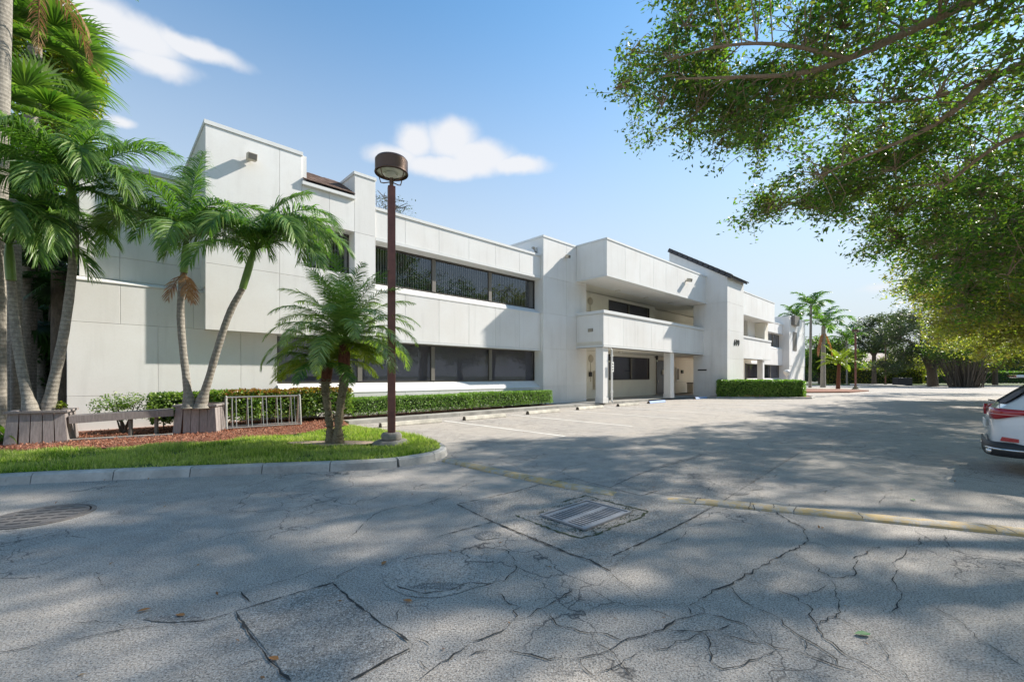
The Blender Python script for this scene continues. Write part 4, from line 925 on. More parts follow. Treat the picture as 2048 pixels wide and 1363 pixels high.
# bench board between the planters
s0 = Wp(138, 842, 9.55); e0 = Wp(347, 826, 10.7); o = empty('bench', (s0.x, s0.y, .16), 0, 'long low weathered wood bench board between the two planters', 'bench')
def rel(p, b): return (p[0]-b[0], p[1]-b[1], p[2]-b[2])
base = (s0.x, s0.y, .16); t = (e0-s0).normalized(); nn = Vector((-t.y, t.x, 0)).normalized()
st = Vector((s0.x, s0.y, s0.z+.03)); en = Vector((e0.x, e0.y, e0.z+.02))
MB().bar(rel(st, base), rel(en, base), .04, .17).build('front_rail', M['wood'], o)
for k in range(2): MB().bar(rel(st+nn*(.10+.16*k)+Vector((0, 0, .075)), base), rel(en+nn*(.10+.16*k)+Vector((0, 0, .075)), base), .15, .035).build('slat', M['wood'], o)
for f in (.56, .82): q = st.lerp(en, f)+nn*.1; MB().box(q.x-base[0]-.03, q.x-base[0]+.03, q.y-base[1]-.03, q.y-base[1]+.03, 0, q.z-.16).build('leg', M['frame_grey'], o)
# bike rack
ra = G(452, 858, .17); rb = G(598, 849, .17); base = (ra.x, ra.y, .17); o = empty('bike_rack', base, 0, 'galvanised steel bike rack with hoops in the mulch before the hedge', 'bike rack')
t = (rb-ra); Lk = t.length; t.normalize(); nn = Vector((-t.y, t.x, 0)); H = EYE+(HY-793)/F*ra.y-.17
def rp(s, n, z): q = t*s+nn*n; return (q.x, q.y, z)
for s in (0, Lk):
    MB().tube([rp(s, -.26, .03), rp(s, -.25, .10), rp(s, -.10, H-.05), rp(s, -.04, H), rp(s, .04, H), rp(s, .10, H-.05), rp(s, .25, .10), rp(s, .26, .03)], .028, 10).build('end_hoop', M['steel'], o, smooth=True)
MB().tube([rp(0, 0, H-.02), rp(Lk, 0, H-.02)], .026, 10).build('top_rail', M['steel'], o, smooth=True)
for n_ in (-.25, .25): MB().tube([rp(0, n_, .05), rp(Lk, n_, .05)], .024, 10).build('bottom_rail', M['steel'], o, smooth=True)
for k in range(5):
    for ds in (-.045, .045):
        s = Lk*(k+.5)/5-.0+ds
        for n_ in ((-.25, .25) if ds < 0 else (-.25,)): MB().tube([rp(s, n_, .05), rp(s, n_*.12, H-.03)], .011, 6).build('bar', M['steel'], o, smooth=True)
# ================================================================== HEDGES
def hedge(name, label, boxes, mats, n_per_m2=2200, size=.042, base=None, jitter=.04, stems=True, group='clipped green hedges', core=.10, topmat=None):
    """boxes: list of (P00,P10,P11,P01 ground corners as Vectors, z0, z1)"""
    base = base or boxes[0][0][0]; o = empty(name, (base[0], base[1], base[2] if len(base) > 2 else 0), 0, label, 'hedge', group)
    PP = []; NR = []; cm = MB(); bz = o.location.z
    for (q, z0, z1) in boxes:
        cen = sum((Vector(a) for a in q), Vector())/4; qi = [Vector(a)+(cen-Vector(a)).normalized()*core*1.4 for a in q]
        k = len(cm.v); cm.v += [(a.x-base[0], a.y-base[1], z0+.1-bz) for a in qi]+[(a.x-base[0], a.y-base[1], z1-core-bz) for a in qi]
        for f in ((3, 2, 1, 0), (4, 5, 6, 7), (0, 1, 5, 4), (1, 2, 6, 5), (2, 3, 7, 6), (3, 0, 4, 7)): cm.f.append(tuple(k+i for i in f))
        faces = [(q[i], q[(i+1) % 4]) for i in range(4)]
        for (a, b) in faces:
            a = Vector(a); b = Vector(b); L = (b-a).length; nrm = Vector(((b-a).y, -(b-a).x, 0)).normalized()
            if nrm.dot(a-cen) < 0: nrm = -nrm
            n = int(L*(z1-z0)*n_per_m2); s = RNG.random(n)[:, None]; zz = z0+(z1-z0)*RNG.random(n)
            P = np.array(a)[None]*(1-s)+np.array(b)[None]*s; P[:, 2] = zz; dep = RNG.exponential(jitter, n)-.02+.03*np.array([mnoise.noise((p[0]*3, p[1]*3, p[2]*3)) for p in P])
            P -= np.array(nrm)[None]*dep[:, None]; PP.append(P); NR.append(np.repeat(np.array(nrm)[None], n, 0))
        A = (Vector(q[1])-Vector(q[0])).cross(Vector(q[3])-Vector(q[0])).length; n = int(A*n_per_m2*1.2); s = RNG.random(n)[:, None]; r = RNG.random(n)[:, None]
        P = (np.array(q[0])*(1-s)+np.array(q[1])*s)*(1-r)+(np.array(q[3])*(1-s)+np.array(q[2])*s)*r; P[:, 2] = z1-RNG.exponential(jitter*.7, n)+.035*np.array([mnoise.noise((p[0]*2.5, p[1]*2.5, 0)) for p in P])
        PP.append(P); NR.append(np.repeat(np.array([[0, 0, 1.0]]), n, 0))
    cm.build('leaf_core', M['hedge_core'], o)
    P = np.concatenate(PP); nr = np.concatenate(NR); P -= np.array([base[0], base[1], bz])
    if topmat is not None:
        mz = max(z1 for _, _, z1 in boxes)-bz; x_rel = P[:, 0]
        sel = (P[:, 2] > mz-.13) & (RNG.random(len(P)) < .5) & (x_rel > x_rel.min()+(x_rel.max()-x_rel.min())*.42)
        V, Q = leaves(P[sel]+np.array([0, 0, .02]), size*1.1, asp=.5, nrm=nr[sel], tiltup=-.6); np_mesh('new_growth', V, Q, topmat, o)['kind'] = 'stuff'; P = P[~sel]; nr = nr[~sel]
    V, Q = leaves(P, size, asp=.58, nrm=nr, tiltup=-.25); fo = np_mesh('foliage', V, Q, mats, o); fo['kind'] = 'stuff'
    if stems:
        sm = MB()
        for (q, z0, z1) in boxes:
            L = (Vector(q[1])-Vector(q[0])).length
            for k in range(max(2, int(L/.4))):
                f = (k+random.random())/max(2, int(L/.4)); a = Vector(q[0]).lerp(Vector(q[1]), f).lerp(Vector(q[3]).lerp(Vector(q[2]), f), .45)
                sm.tube([(a.x-base[0], a.y-base[1], -.05), (a.x-base[0]+random.uniform(-.08, .08), a.y-base[1], (z1-z0)*.5)], .018, 5)
        s_ = sm.build('stem', M['bark_dark'], o); s_['kind'] = 'stuff'
    return o
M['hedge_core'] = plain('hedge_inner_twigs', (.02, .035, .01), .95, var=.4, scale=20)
def uq(u0, u1, v0, v1): return [UV(u0, v0), UV(u1, v0), UV(u1, v1), UV(u0, v1)]
hedge('clipped_hedge', 'low neatly clipped hedge along the sidewalk behind the lamp post', [(uq(6.3, 11.5, 14.52, 15.4), .24, .82), (uq(11.5, 16.75, 14.52, 15.4), .24, .86)], M['hedge'], 1900, .055)
hb = []
us = [1.0, 2.2, 3.4, 4.6, 6.15]
for i in range(4): hb.append((uq(us[i], us[i+1], 14.35-.12*(i % 2), 15.5), .36, 1.12+.04*(i % 2)))
hedge('shrub_hedge', 'taller cocoplum hedge with reddish tips behind the bike rack', hb, M['croton'], 1000, .085, jitter=.08, topmat=M['croton_red'], core=.16)
q0 = UV(.45, 14.75)
def shrub(name, label, cen, r, n, size, mat, cat='shrub', stems=5, group=None, zbase=0, dens=None, shell=.55):
    o = empty(name, (cen[0], cen[1], zbase), 0, label, cat, group); k = n; d = RNG.normal(size=(k*2, 3)); d /= np.linalg.norm(d, axis=1)[:, None]
    rr = RNG.random(k*2)**shell; P = d*rr[:, None]*np.array(r)[None]; P[:, 2] += cen[2]-zbase
    nz = np.array([mnoise.noise((p[0]*1.1/max(r[0], .5)*1.6+cen[0], p[1]*1.5/max(r[1], .5)+cen[1], p[2]*1.7/max(r[2], .5))) for p in P]); P = P[(nz > -.12) & (P[:, 2] > .05)][:k]
    V, Q = leaves(P, size, asp=.5); np_mesh('foliage', V, Q, mat, o)['kind'] = 'stuff'
    for i in range(stems):
        a = random.uniform(0, 6.28); f = random.uniform(.2, .7); MB().tube([(random.gauss(0, r[0]*.1), random.gauss(0, r[1]*.1), -.05), (math.cos(a)*r[0]*f*.5, math.sin(a)*r[1]*f*.5, (cen[2]-zbase)*.6), (math.cos(a)*r[0]*f, math.sin(a)*r[1]*f, (cen[2]-zbase)+r[2]*.3)], [.03*max(r[0], .5), .02*max(r[0], .5), .006], 5).build('stem', M['bark_dark'], o)
    return o
shrub('loose_shrub', 'open branching green shrub at the left end of the hedge', (q0.x, q0.y, .85), (.85, .5, .36), 1500, .06, M['croton'], zbase=.16, stems=7)
# hedge island at the far right of the building
hq = [[Vector((14.9, 31.3, 0)), Vector((18.4, 30.7, 0)), Vector((19.3, 32.6, 0)), Vector((16.3, 33.2, 0))], [Vector((18.4, 30.7, 0)), Vector((20.9, 31.0, 0)), Vector((21.6, 33.2, 0)), Vector((19.3, 32.6, 0))],
      [Vector((20.9, 31.0, 0)), Vector((21.75, 32.0, 0)), Vector((22.6, 34.4, 0)), Vector((21.6, 33.2, 0))]]
hk = empty('kerb', (0, 0, 0)); tag(hk, 'thin dark kerb round the clipped hedge island', kind='structure')
kerbp = resample([Vector((14.2, 31.3, 0)), Vector((14.6, 30.9, 0)), Vector((18.4, 30.3, 0)), Vector((21.1, 30.6, 0)), Vector((22.2, 31.7, 0)), Vector((23.2, 34.4, 0)), Vector((22, 37, 0))], .6)
for i in range(0, len(kerbp)-3, 3): kerb_stone([p.copy() for p in kerbp[i:i+4]], .14, .13, hk)
sheet('hedge_island_bed', [(14.3, 31.2), (18.4, 30.5), (21, 30.8), (22.1, 31.9), (23, 34.4), (22, 37), (17, 37)], .11, M['soil'], .12)
hedge('clipped_hedge', 'rounded clipped hedge island in front of the right wing', [(hq[0], .12, 1.28), (hq[1], .12, 1.27), (hq[2], .12, 1.18)], M['hedge'], 620, .12, jitter=.06, core=.2)
# ================================================================== PALMS
def frond(base, az, elev, L, droop, n=46, leaf=.5, width=.028, hang=1.0, rise=.15, side_angle=.75, twist=0.0, rng=RNG, rach=.014, start=.14, both=True, curl=1.6):
    S = 22; pts = []; p = np.array(base, float); th = elev
    for i in range(S+1):
        pts.append(p.copy()); f = i/S; a = th-droop*(f**curl); azz = az+twist*f
        p = p+np.array([math.cos(a)*math.cos(azz), math.cos(a)*math.sin(azz), math.sin(a)])*(L/S)
    pts = np.array(pts); tan = np.gradient(pts, axis=0); tan /= np.linalg.norm(tan, axis=1)[:, None]
    V = []; Q = []
    # rachis tube, 4 sided
    k0 = 0; rv = []; hz = np.array([-math.sin(az), math.cos(az), 0.0])
    for i in range(S+1):
        r = rach*(1.3-1.1*i/S); s_ = np.cross(tan[i], [0, 0, 1.0]); s_ = s_/(np.linalg.norm(s_)+1e-6) if np.linalg.norm(s_) > .1 else hz; u_ = np.cross(s_, tan[i])
        rv += [pts[i]+s_*r, pts[i]+u_*r*.8, pts[i]-s_*r, pts[i]-u_*r*.8]
    rq = [[i*4+j, i*4+(j+1) % 4, (i+1)*4+(j+1) % 4, (i+1)*4+j] for i in range(S) for j in range(4)]
    V.append(np.array(rv)); Q.append(np.array(rq)); off = len(rv)
    for sd_ in (1, -1):
        s = np.linspace(start, .995, n)+rng.normal(0, .004, n); s = np.clip(s, start, .999); fi = s*S; i0 = np.minimum(fi.astype(int), S-1); fr = (fi-i0)[:, None]
        P = pts[i0]*(1-fr)+pts[i0+1]*fr; T = tan[i0]*(1-fr)+tan[i0+1]*fr
        up = np.array([0, 0, 1.0]); Sd = np.cross(T, up); ln = np.linalg.norm(Sd, axis=1)[:, None]; Sd = np.where(ln > .25, Sd/np.maximum(ln, .01), -hz[None]); U = np.cross(Sd, T)
        al = (side_angle+.55*(s-.5))[:, None]+rng.normal(0, .10, n)[:, None]
        d = Sd*sd_*np.cos(al)+T*np.sin(al)+U*(rise+rng.normal(0, .10, n)[:, None]); d /= np.linalg.norm(d, axis=1)[:, None]
        prof = (np.sin(np.clip((s-start)/(1-start)*.86+.14, 0, 1)*PI)**.55*.85+.15)*(1+rng.normal(0, .07, n)); ll = leaf*prof
        K = 4; cur = P.copy(); rows = []
        w0 = width*(.6+.5*prof)
        wv = T-(T*d).sum(1)[:, None]*d; wv /= np.linalg.norm(wv, axis=1)[:, None]+1e-6
        tw = rng.normal(0, .35, n)[:, None]; nrm_ = np.cross(d, wv); wv = wv*np.cos(tw)+nrm_*np.sin(tw)
        hg = hang*(1+rng.normal(0, .22, n))[:, None]
        for k in range(K+1):
            wk = w0*(.55, 1.0, .9, .6, .05)[k]; rows.append(np.stack([cur-wv*wk[:, None]/2, cur+wv*wk[:, None]/2], 1))
            dd = d+np.array([0, 0, -1.0])*hg*((k+.4)/K)**1.2; dd /= np.linalg.norm(dd, axis=1)[:, None]; cur = cur+dd*(ll/K)[:, None]
        A = np.stack(rows, 1)       # n,K+1,2,3
        V.append(A.reshape(-1, 3)); idx = (np.arange(n)*(K+1)*2)[:, None]+off
        for k in range(K): Q.append(np.concatenate([idx+2*k, idx+2*k+1, idx+2*k+3, idx+2*k+2], 1))
        off += n*(K+1)*2
    return np.concatenate(V), np.concatenate(Q)
def add_frond(root, mat, base, **k):
    V, Q = frond(base, **k); V = V-np.array(root.location)[None]; return np_mesh('frond', V, Q, mat, root)
def trunk(root, pts, rad, mat, name='trunk', n=12, smooth=True, wob=.02):
    P = smooth_path([Vector(p) for p in pts], 2); m = len(P); rr = np.interp(np.linspace(0, 1, m), np.linspace(0, 1, len(rad)), rad)
    mb = MB(); mb.tube([p-root.location for p in P], [r*(1+wob*mnoise.noise((i*.7, 1, 2))) for i, r in enumerate(rr)], n); return mb.build(name, mat, root, smooth=smooth)
def cherry_palm(name, label, tr_px, Y, rad, shaft_px, fr, leaf=.70, base_z=.9, dead=0, mat=None, group='leaning smooth trunk palms growing from the planters', nleaf=92, seed=1):
    rng = np.random.default_rng(seed); rad = [r*.84 for r in rad]
    pts = [Wp(a, b, Y+(i*.02)) for i, (a, b) in enumerate(tr_px)]; root = empty(name, (pts[0].x, pts[0].y, pts[0].z), 0, label, 'palm', group)
    trunk(root, [pts[0]-Vector((0, 0, .12))]+pts, [rad[0]*1.55, rad[0]*1.15]+rad[1:], M['bark_palm'], wob=.10)
    sp = [Wp(a, b, Y) for a, b in shaft_px]; 
    trunk(root, sp, [rad[-1]*1.15, rad[-1]*1.25, rad[-1]*.6], M['shaft'], 'crownshaft')
    top = sp[-1]
    for k in range(0):
        a = k/7*2*PI; mb = MB(); b0 = pts[0]; mb.tube([(math.cos(a)*rad[0]*.6, math.sin(a)*rad[0]*.6, .16), (math.cos(a)*rad[0]*1.15, math.sin(a)*rad[0]*1.15, .02), (math.cos(a)*rad[0]*1.5, math.sin(a)*rad[0]*1.5, -.09)], [.03, .045, .03], 6); mb.build('root', M['bark_palm'], root, smooth=True)
    for j, (az, el, L, dr, *ex) in enumerate(fr):
        mt = mat or M['palm']; tw = ex[0] if ex else random.uniform(-.3, .3)
        add_frond(root, mt, base=tuple(top-Vector((0, 0, .05))), az=R(az), elev=R(el), L=L*1.14, droop=R(dr), n=nleaf, leaf=leaf, hang=1.7, rise=.3, twist=tw, rng=rng, width=.025, rach=.016)
    for k in range(dead):
        a = R(180+k*140); add_frond(root, M['frond_dead'], base=tuple(sp[0]), az=a, elev=R(-45), L=.8, droop=R(40), n=26, leaf=.34, hang=1.2, width=.018, rng=rng)
    return root
cherry_palm('planter_palm', 'upright palm on the left of the sunlit planter with a brown skirt', [(378, 806), (374, 770), (366, 700), (361, 640), (362, 590), (368, 545)], 10.85, [.15, .10, .095, .10, .095, .085], [(368, 545), (371, 510), (373, 478)],
    [(178, 62, 2.6, 175), (205, 38, 2.1, 130), (120, 78, 2.4, 45), (95, 84, 2.3, 20), (30, 60, 2.3, 105), (345, 30, 2.5, 120, .3), (300, 18, 2.0, 110), (225, 55, 2.2, 120), (60, 45, 2.1, 95), (150, 50, 2.4, 120), (5, 45, 2.0, 120), (250, 70, 2.0, 110), (182, 50, 2.7, 170), (195, 66, 2.5, 190), (335, 58, 2.3, 165), (350, 40, 2.1, 150)], dead=3, seed=11)
cherry_palm('planter_palm', 'right leaning palm of the sunlit planter, crown over the bike rack', [(402, 806), (414, 770), (434, 700), (458, 625), (485, 577)], 10.95, [.16, .105, .10, .095, .085], [(485, 577), (498, 535), (508, 498)],
    [(165, 66, 2.3, 140), (20, 52, 2.0, 70), (0, 35, 2.5, 105), (345, 18, 2.3, 95, -.3), (320, 40, 2.4, 130), (255, 5, 1.9, 80), (275, 40, 2.0, 130), (95, 62, 2.2, 70), (60, 48, 2.3, 100), (200, 30, 2.0, 110), (130, 45, 2.2, 110), (40, 75, 2.1, 60), (355, 55, 2.6, 130), (350, 52, 2.5, 165), (338, 40, 2.2, 160), (25, 58, 2.4, 150), (190, 55, 2.0, 160)], seed=12)
cherry_palm('planter_palm', 'left leaning palm of the shaded planter with low hanging fronds', [(62, 820), (52, 780), (40, 720), (31, 660), (25, 600), (22, 560)], 9.55, [.16, .11, .10, .10, .09, .085], [(22, 560), (19, 520), (18, 485)],
    [(0, 50, 1.9, 150), (330, 30, 1.9, 140), (300, 50, 2.0, 160), (270, 25, 1.7, 130), (240, 55, 2.2, 140), (180, 50, 2.4, 120), (90, 60, 2.2, 80), (45, 55, 2.0, 130), (15, 20, 1.7, 120), (350, 68, 2.2, 150), (130, 50, 2.2, 100), (320, 55, 2.1, 175), (345, 48, 2.1, 165), (285, 40, 1.9, 160), (255, 60, 2.0, 175)], seed=13)
cherry_palm('planter_palm', 'right leaning palm of the shaded planter rising in front of the wall corner', [(97, 818), (106, 770), (124, 690), (137, 610), (146, 530), (149, 460), (148, 440)], 9.8, [.17, .12, .11, .10, .095, .095, .09], [(148, 440), (146, 405), (142, 372)],
    [(10, 52, 2.2, 75), (355, -5, 1.3, 70), (175, 45, 2.4, 85), (200, 60, 2.4, 110), (110, 75, 2.3, 40), (60, 66, 2.4, 60), (330, 62, 2.0, 120), (285, 55, 2.1, 130), (250, 30, 1.9, 115), (230, 60, 2.5, 100), (150, 62, 2.5, 60), (300, 15, 1.8, 100), (30, 35, 2.0, 80), (190, 20, 2.0, 90), (345, 35, 2.1, 140), (320, 50, 2.1, 165), (205, 50, 2.2, 160), (270, 60, 2.1, 170)], seed=14)
# pygmy date palms
def date_palm(label, tr, Y, rad, red, fr, leaf, mats, seed):
    rng = np.random.default_rng(seed); pts = [Wp(a, b, Y) for a, b in tr]; root = empty('date_palm', (pts[0].x, pts[0].y, .16), 0, label, 'date palm', 'pair of small date palms in the grass')
    trunk(root, pts, rad, M['bark_date'], n=10, wob=.25); rr = [Wp(a, b, Y) for a, b in red]; trunk(root, rr, [rad[-1]*1.05, rad[-1]*1.25, rad[-1]*1.1], M['bark_red'], 'fibre_sleeve')
    nub = MB(); P = smooth_path(pts, 2)
    for k in range(110):
        i = random.randrange(len(P)-1); p = P[i]-root.location; a = random.uniform(0, 6.28); r = rad[0]*.62; nub.bar((p.x+math.cos(a)*r*.8, p.y+math.sin(a)*r*.8, p.z), (p.x+math.cos(a)*(r+.05), p.y+math.sin(a)*(r+.05), p.z+.035), .035, .012)
    s = nub.build('leaf_base', M['bark_date'], root); s['kind'] = 'stuff'
    top = rr[-1]
    for (az, el, L, dr, mi) in fr: add_frond(root, mats[mi], base=tuple(top), az=R(az), elev=R(el), L=L, droop=R(dr), n=84, leaf=leaf*1.2, hang=.75, rise=.05, side_angle=.6, twist=random.uniform(-.2, .2), rng=rng, width=.0155, rach=.010, start=.14)
    return root
mt = [M['palm_d'], M['palm_y'], M['palm']]
Yd = pb.y
frR = []
for k in range(40):
    az = k*137.5 % 360; el = [80, 64, 50, 36, 18][min(4, k//8)]+random.uniform(-6, 6); frR.append((az, el, 1.78+random.uniform(-.1, .2), [50, 75, 100, 110, 105][min(4, k//8)], 0 if k > 7 else 2))
frR += [(0, 0, 1.05, 60, 1), (330, -8, .95, 55, 1), (20, -5, 1.1, 50, 1)]
date_palm('taller date palm with the wide feathery crown beside the lamp post', [(676, 884), (676, 850), (682, 800), (690, 755), (689, 735)], Yd, [.15, .085, .085, .10, .10], [(689, 745), (688, 715), (689, 685)], frR, .29, mt, 21)
frL = []
for k in range(21):
    az = k*137.5 % 360; el = [60, 35, 12][min(2, k//7)]+random.uniform(-8, 8); frL.append((az, el, 1.25, [70, 85, 80][min(2, k//7)], 0 if k < 7 else (1 if k % 3 else 2)))
frL += [(180, 5, 1.25, 60, 1), (205, 0, 1.2, 55, 1), (160, 12, 1.2, 60, 1)]
date_palm('shorter date palm with yellowing lower fronds, left of the pair', [(662, 884), (660, 850), (653, 800), (650, 775), (652, 758)], Yd+.05, [.13, .08, .075, .085, .09], [(652, 762), (654, 745), (656, 728)], frL, .25, mt, 22)
# ---- fan palms
def fan_leaf(root, mat, base, az, el, pet=.8, R0=.75, n=30, arc=230, droop=.8, rng=RNG):
    base = np.array(base, float); d = np.array([math.cos(el)*math.cos(az), math.cos(el)*math.sin(az), math.sin(el)]); c = base+d*pet-np.array([0, 0, pet*.12])
    Sd = np.cross(d, [0, 0, 1.0]); Sd /= np.linalg.norm(Sd)+1e-6; U = np.cross(Sd, d); V = []; Q = []; off = 0
    a = np.linspace(-arc/2, arc/2, n)*PI/180; dirs = d[None]*np.cos(a)[:, None]+Sd[None]*np.sin(a)[:, None]; wv = -d[None]*np.sin(a)[:, None]+Sd[None]*np.cos(a)[:, None]
    wmax = R0*arc*PI/180/n*.62; K = 5; cur = np.repeat(c[None], n, 0); rows = []
    L = R0*(.85+.15*np.cos(a*.6))*(1+rng.normal(0, .06, n)); fold = np.where(np.arange(n) % 2 == 0, 1, -1)[:, None]*U[None]*.3
    for k in range(K+1):
        w = wmax*(.1, .6, 1.0, .8, .45, .04)[k]; wd = wv+fold*.6; rows.append(np.stack([cur-wd*w/2, cur+wd*w/2], 1))
        dd = dirs+np.array([0, 0, -1.0])*droop*max(0, (k-1.5)/K)*1.7+U[None]*.08; dd /= np.linalg.norm(dd, axis=1)[:, None]; cur = cur+dd*(L/K)[:, None]
    A = np.stack(rows, 1); V.append(A.reshape(-1, 3)); idx = (np.arange(n)*(K+1)*2)[:, None]
    for k in range(K): Q.append(np.concatenate([idx+2*k, idx+2*k+1, idx+2*k+3, idx+2*k+2], 1))
    off = n*(K+1)*2; r = .014; pv = [base+Sd*r, base-Sd*r, c-Sd*r, c+Sd*r]; V.append(np.array(pv)); Q.append(np.array([[off, off+1, off+2, off+3]]))
    V = np.concatenate(V)-np.array(root.location)[None]; return np_mesh('fan_leaf', V, np.concatenate(Q), mat, root)
def fan_palm(label, foot, top, rad, n, mat, R0=.8, pet=.9, elr=(-30, 75), azr=(0, 360), seed=1, trunkmat='bark_palm', group='fan palms in the thicket left of the building'):
    rng = np.random.default_rng(seed); root = empty('fan_palm', foot, 0, label, 'fan palm', group); trunk(root, [foot, (foot+top)/2, top], [rad*1.2, rad, rad], M[trunkmat])
    for k in range(n):
        az = R(azr[0]+(azr[1]-azr[0])*((k*.618) % 1)); el = R(elr[1]-(elr[1]-elr[0])*k/n+rng.normal(0, 5)); fan_leaf(root, mat, tuple(top), az, el, pet*(.8+.4*rng.random()), R0*(.85+.3*rng.random()), rng=rng, droop=.5+.6*rng.random())
    return root
def gz(px, Y): return Vector(((px-1024)/F*Y, Y, 0))
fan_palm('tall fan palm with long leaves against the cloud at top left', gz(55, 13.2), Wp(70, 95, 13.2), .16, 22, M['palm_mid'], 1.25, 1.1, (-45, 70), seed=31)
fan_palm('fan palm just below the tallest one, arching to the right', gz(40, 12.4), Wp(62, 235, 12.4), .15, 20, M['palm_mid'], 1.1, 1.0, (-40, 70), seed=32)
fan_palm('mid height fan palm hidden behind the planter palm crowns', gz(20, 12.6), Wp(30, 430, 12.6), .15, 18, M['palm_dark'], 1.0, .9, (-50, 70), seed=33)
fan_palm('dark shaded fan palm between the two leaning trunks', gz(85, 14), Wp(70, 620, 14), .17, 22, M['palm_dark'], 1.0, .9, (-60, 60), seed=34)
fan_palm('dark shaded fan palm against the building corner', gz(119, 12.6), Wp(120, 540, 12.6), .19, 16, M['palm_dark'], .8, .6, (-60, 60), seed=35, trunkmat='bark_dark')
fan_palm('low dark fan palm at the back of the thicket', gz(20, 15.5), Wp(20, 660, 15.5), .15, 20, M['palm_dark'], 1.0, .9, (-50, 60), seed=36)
# big grey palm trunk at the frame edge with fronds above
root = empty('tall_palm', gz(-2, 10.6), 0, 'tall grey palm trunk cut by the left edge, crown above the frame', 'palm')
trunk(root, [gz(-14, 10.6), Wp(-8, 500, 10.6), Wp(0, 200, 10.6), Wp(6, -60, 10.6), Wp(8, -150, 10.6)], [.24, .19, .18, .17, .15], M['bark_palm'])
for (az, el, L, dr) in ((5, 25, 3.5, 118), (330, 30, 2.6, 120), (180, 30, 3, 110), (240, 30, 3, 120), (120, 40, 3, 100), (60, 40, 3, 105)):
    add_frond(root, M['palm'], base=tuple(Wp(8, -150, 10.6)), az=R(az), elev=R(el), L=L, droop=R(dr), n=46, leaf=.45, hang=1.3, rise=.2, twist=0, width=.035)
for k in range(3): add_frond(root, M['frond_dead'], base=tuple(Wp(50+k*16, -70, 10.2)), az=R(20+60*k), elev=R(-30), L=2.0, droop=R(60), n=30, leaf=.35, hang=2.2, width=.02, rach=.02)
trunk2 = empty('tall_palm', gz(30, 11.2), 0, 'slender pale trunk behind the shaded planter, second from the edge', 'palm'); trunk(trunk2, [gz(36, 11.2), Wp(33, 640, 11.2), Wp(28, 400, 11.2)], [.13, .12, .11], M['bark_palm'])
trunk3 = empty('tall_palm', gz(0, 9.9), 0, 'pale trunk cut by the left edge beside the strap leaved plant', 'palm'); trunk(trunk3, [gz(-2, 9.9), Wp(0, 700, 9.9), Wp(-4, 560, 9.9), Wp(-12, 470, 9.9)], [.13, .11, .10, .10], M['bark_palm'])
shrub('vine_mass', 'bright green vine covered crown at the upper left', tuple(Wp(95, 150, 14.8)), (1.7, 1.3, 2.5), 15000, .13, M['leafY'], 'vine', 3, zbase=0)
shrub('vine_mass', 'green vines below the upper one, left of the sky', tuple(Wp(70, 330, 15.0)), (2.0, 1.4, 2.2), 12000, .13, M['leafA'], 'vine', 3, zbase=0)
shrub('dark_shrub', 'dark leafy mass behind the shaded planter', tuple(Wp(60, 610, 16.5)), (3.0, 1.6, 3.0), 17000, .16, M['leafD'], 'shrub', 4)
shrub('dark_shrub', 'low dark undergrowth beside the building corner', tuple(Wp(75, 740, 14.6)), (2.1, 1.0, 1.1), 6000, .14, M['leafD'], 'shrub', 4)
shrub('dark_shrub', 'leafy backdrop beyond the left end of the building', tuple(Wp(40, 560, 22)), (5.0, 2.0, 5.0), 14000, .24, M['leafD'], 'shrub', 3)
# strap leaved plants at lower left
def strap_plant(label, foot, n, L, mat, seed):
    rng = np.random.default_rng(seed); root = empty('strap_leaf_plant', foot, 0, label, 'plant', 'strap leaved plants by the planter')
    for k in range(n):
        az = rng.uniform(0, 2*PI); el = rng.uniform(.6, 1.35); l = L*rng.uniform(.7, 1.1); w = .05; p = np.zeros(3); rows = []; a = el
        for i in range(7):
            s_ = np.array([-math.sin(az), math.cos(az), 0]); ww = w*(.5, .9, 1, 1, .85, .5, .05)[i]; rows += [p-s_*ww/2, p+s_*ww/2]; a -= .28; p = p+np.array([math.cos(a)*math.cos(az), math.cos(a)*math.sin(az), math.sin(a)])*l/6
        np_mesh('leaf', np.array(rows), np.array([[2*i, 2*i+1, 2*i+3, 2*i+2] for i in range(6)]), mat, root)
strap_plant('tall strap leaved plant at the left edge behind the planter', gz(14, 9.9)+Vector((0, 0, .16)), 26, 1.3, M['palm_mid'], 41)
strap_plant('broad green leaves between the two leaning trunks', gz(78, 11.4)+Vector((0, 0, .16)), 24, 1.2, M['palm'], 42)
strap_plant('low strap leaves touching the planter side at the frame edge', gz(-10, 9.2)+Vector((0, 0, .16)), 20, .9, M['palm_mid'], 43)
shrub('small_croton', 'small yellow green croton at the right rim of the shaded planter', tuple(Wp(121, 808, 9.9)), (.12, .10, .10), 90, .07, M['palm_y'], 'shrub', 2, zbase=.8)
# ================================================================== BIG TREES ON THE RIGHT
SIL = [(1290, -60), (1300, 8), (1335, 45), (1300, 90), (1290, 120), (1236, 92), (1205, 148), (1222, 178), (1210, 200), (1228, 262), (1262, 300), (1300, 292), (1345, 252), (1372, 292), (1400, 305), (1440, 308), (1466, 330), (1500, 322), (1530, 302), (1600, 312),
       (1600, 350), (1540, 385), (1497, 398), (1500, 425), (1488, 462), (1512, 448), (1540, 420), (1600, 408), (1622, 440), (1660, 430), (1700, 452), (1716, 478), (1690, 505), (1740, 545), (1785, 560), (1760, 590), (1800, 605), (1850, 622), (1872, 650), (1840, 690), (1905, 700), (1930, 735), (2010, 742), (2110, 748), (2110, -60)]
def sil_ok(P, slack=0.0):
    px, py = project(P); px = px-14+RNG.normal(0, 16, len(px)); py = py+8+RNG.normal(0, 12, len(px)); inside = in_poly(px, py, SIL); out = (px > 2090) | (py < -40) | (P[:, 1] < .5); return inside | (out & (px > 1250)) | (P[:, 1] < .5)
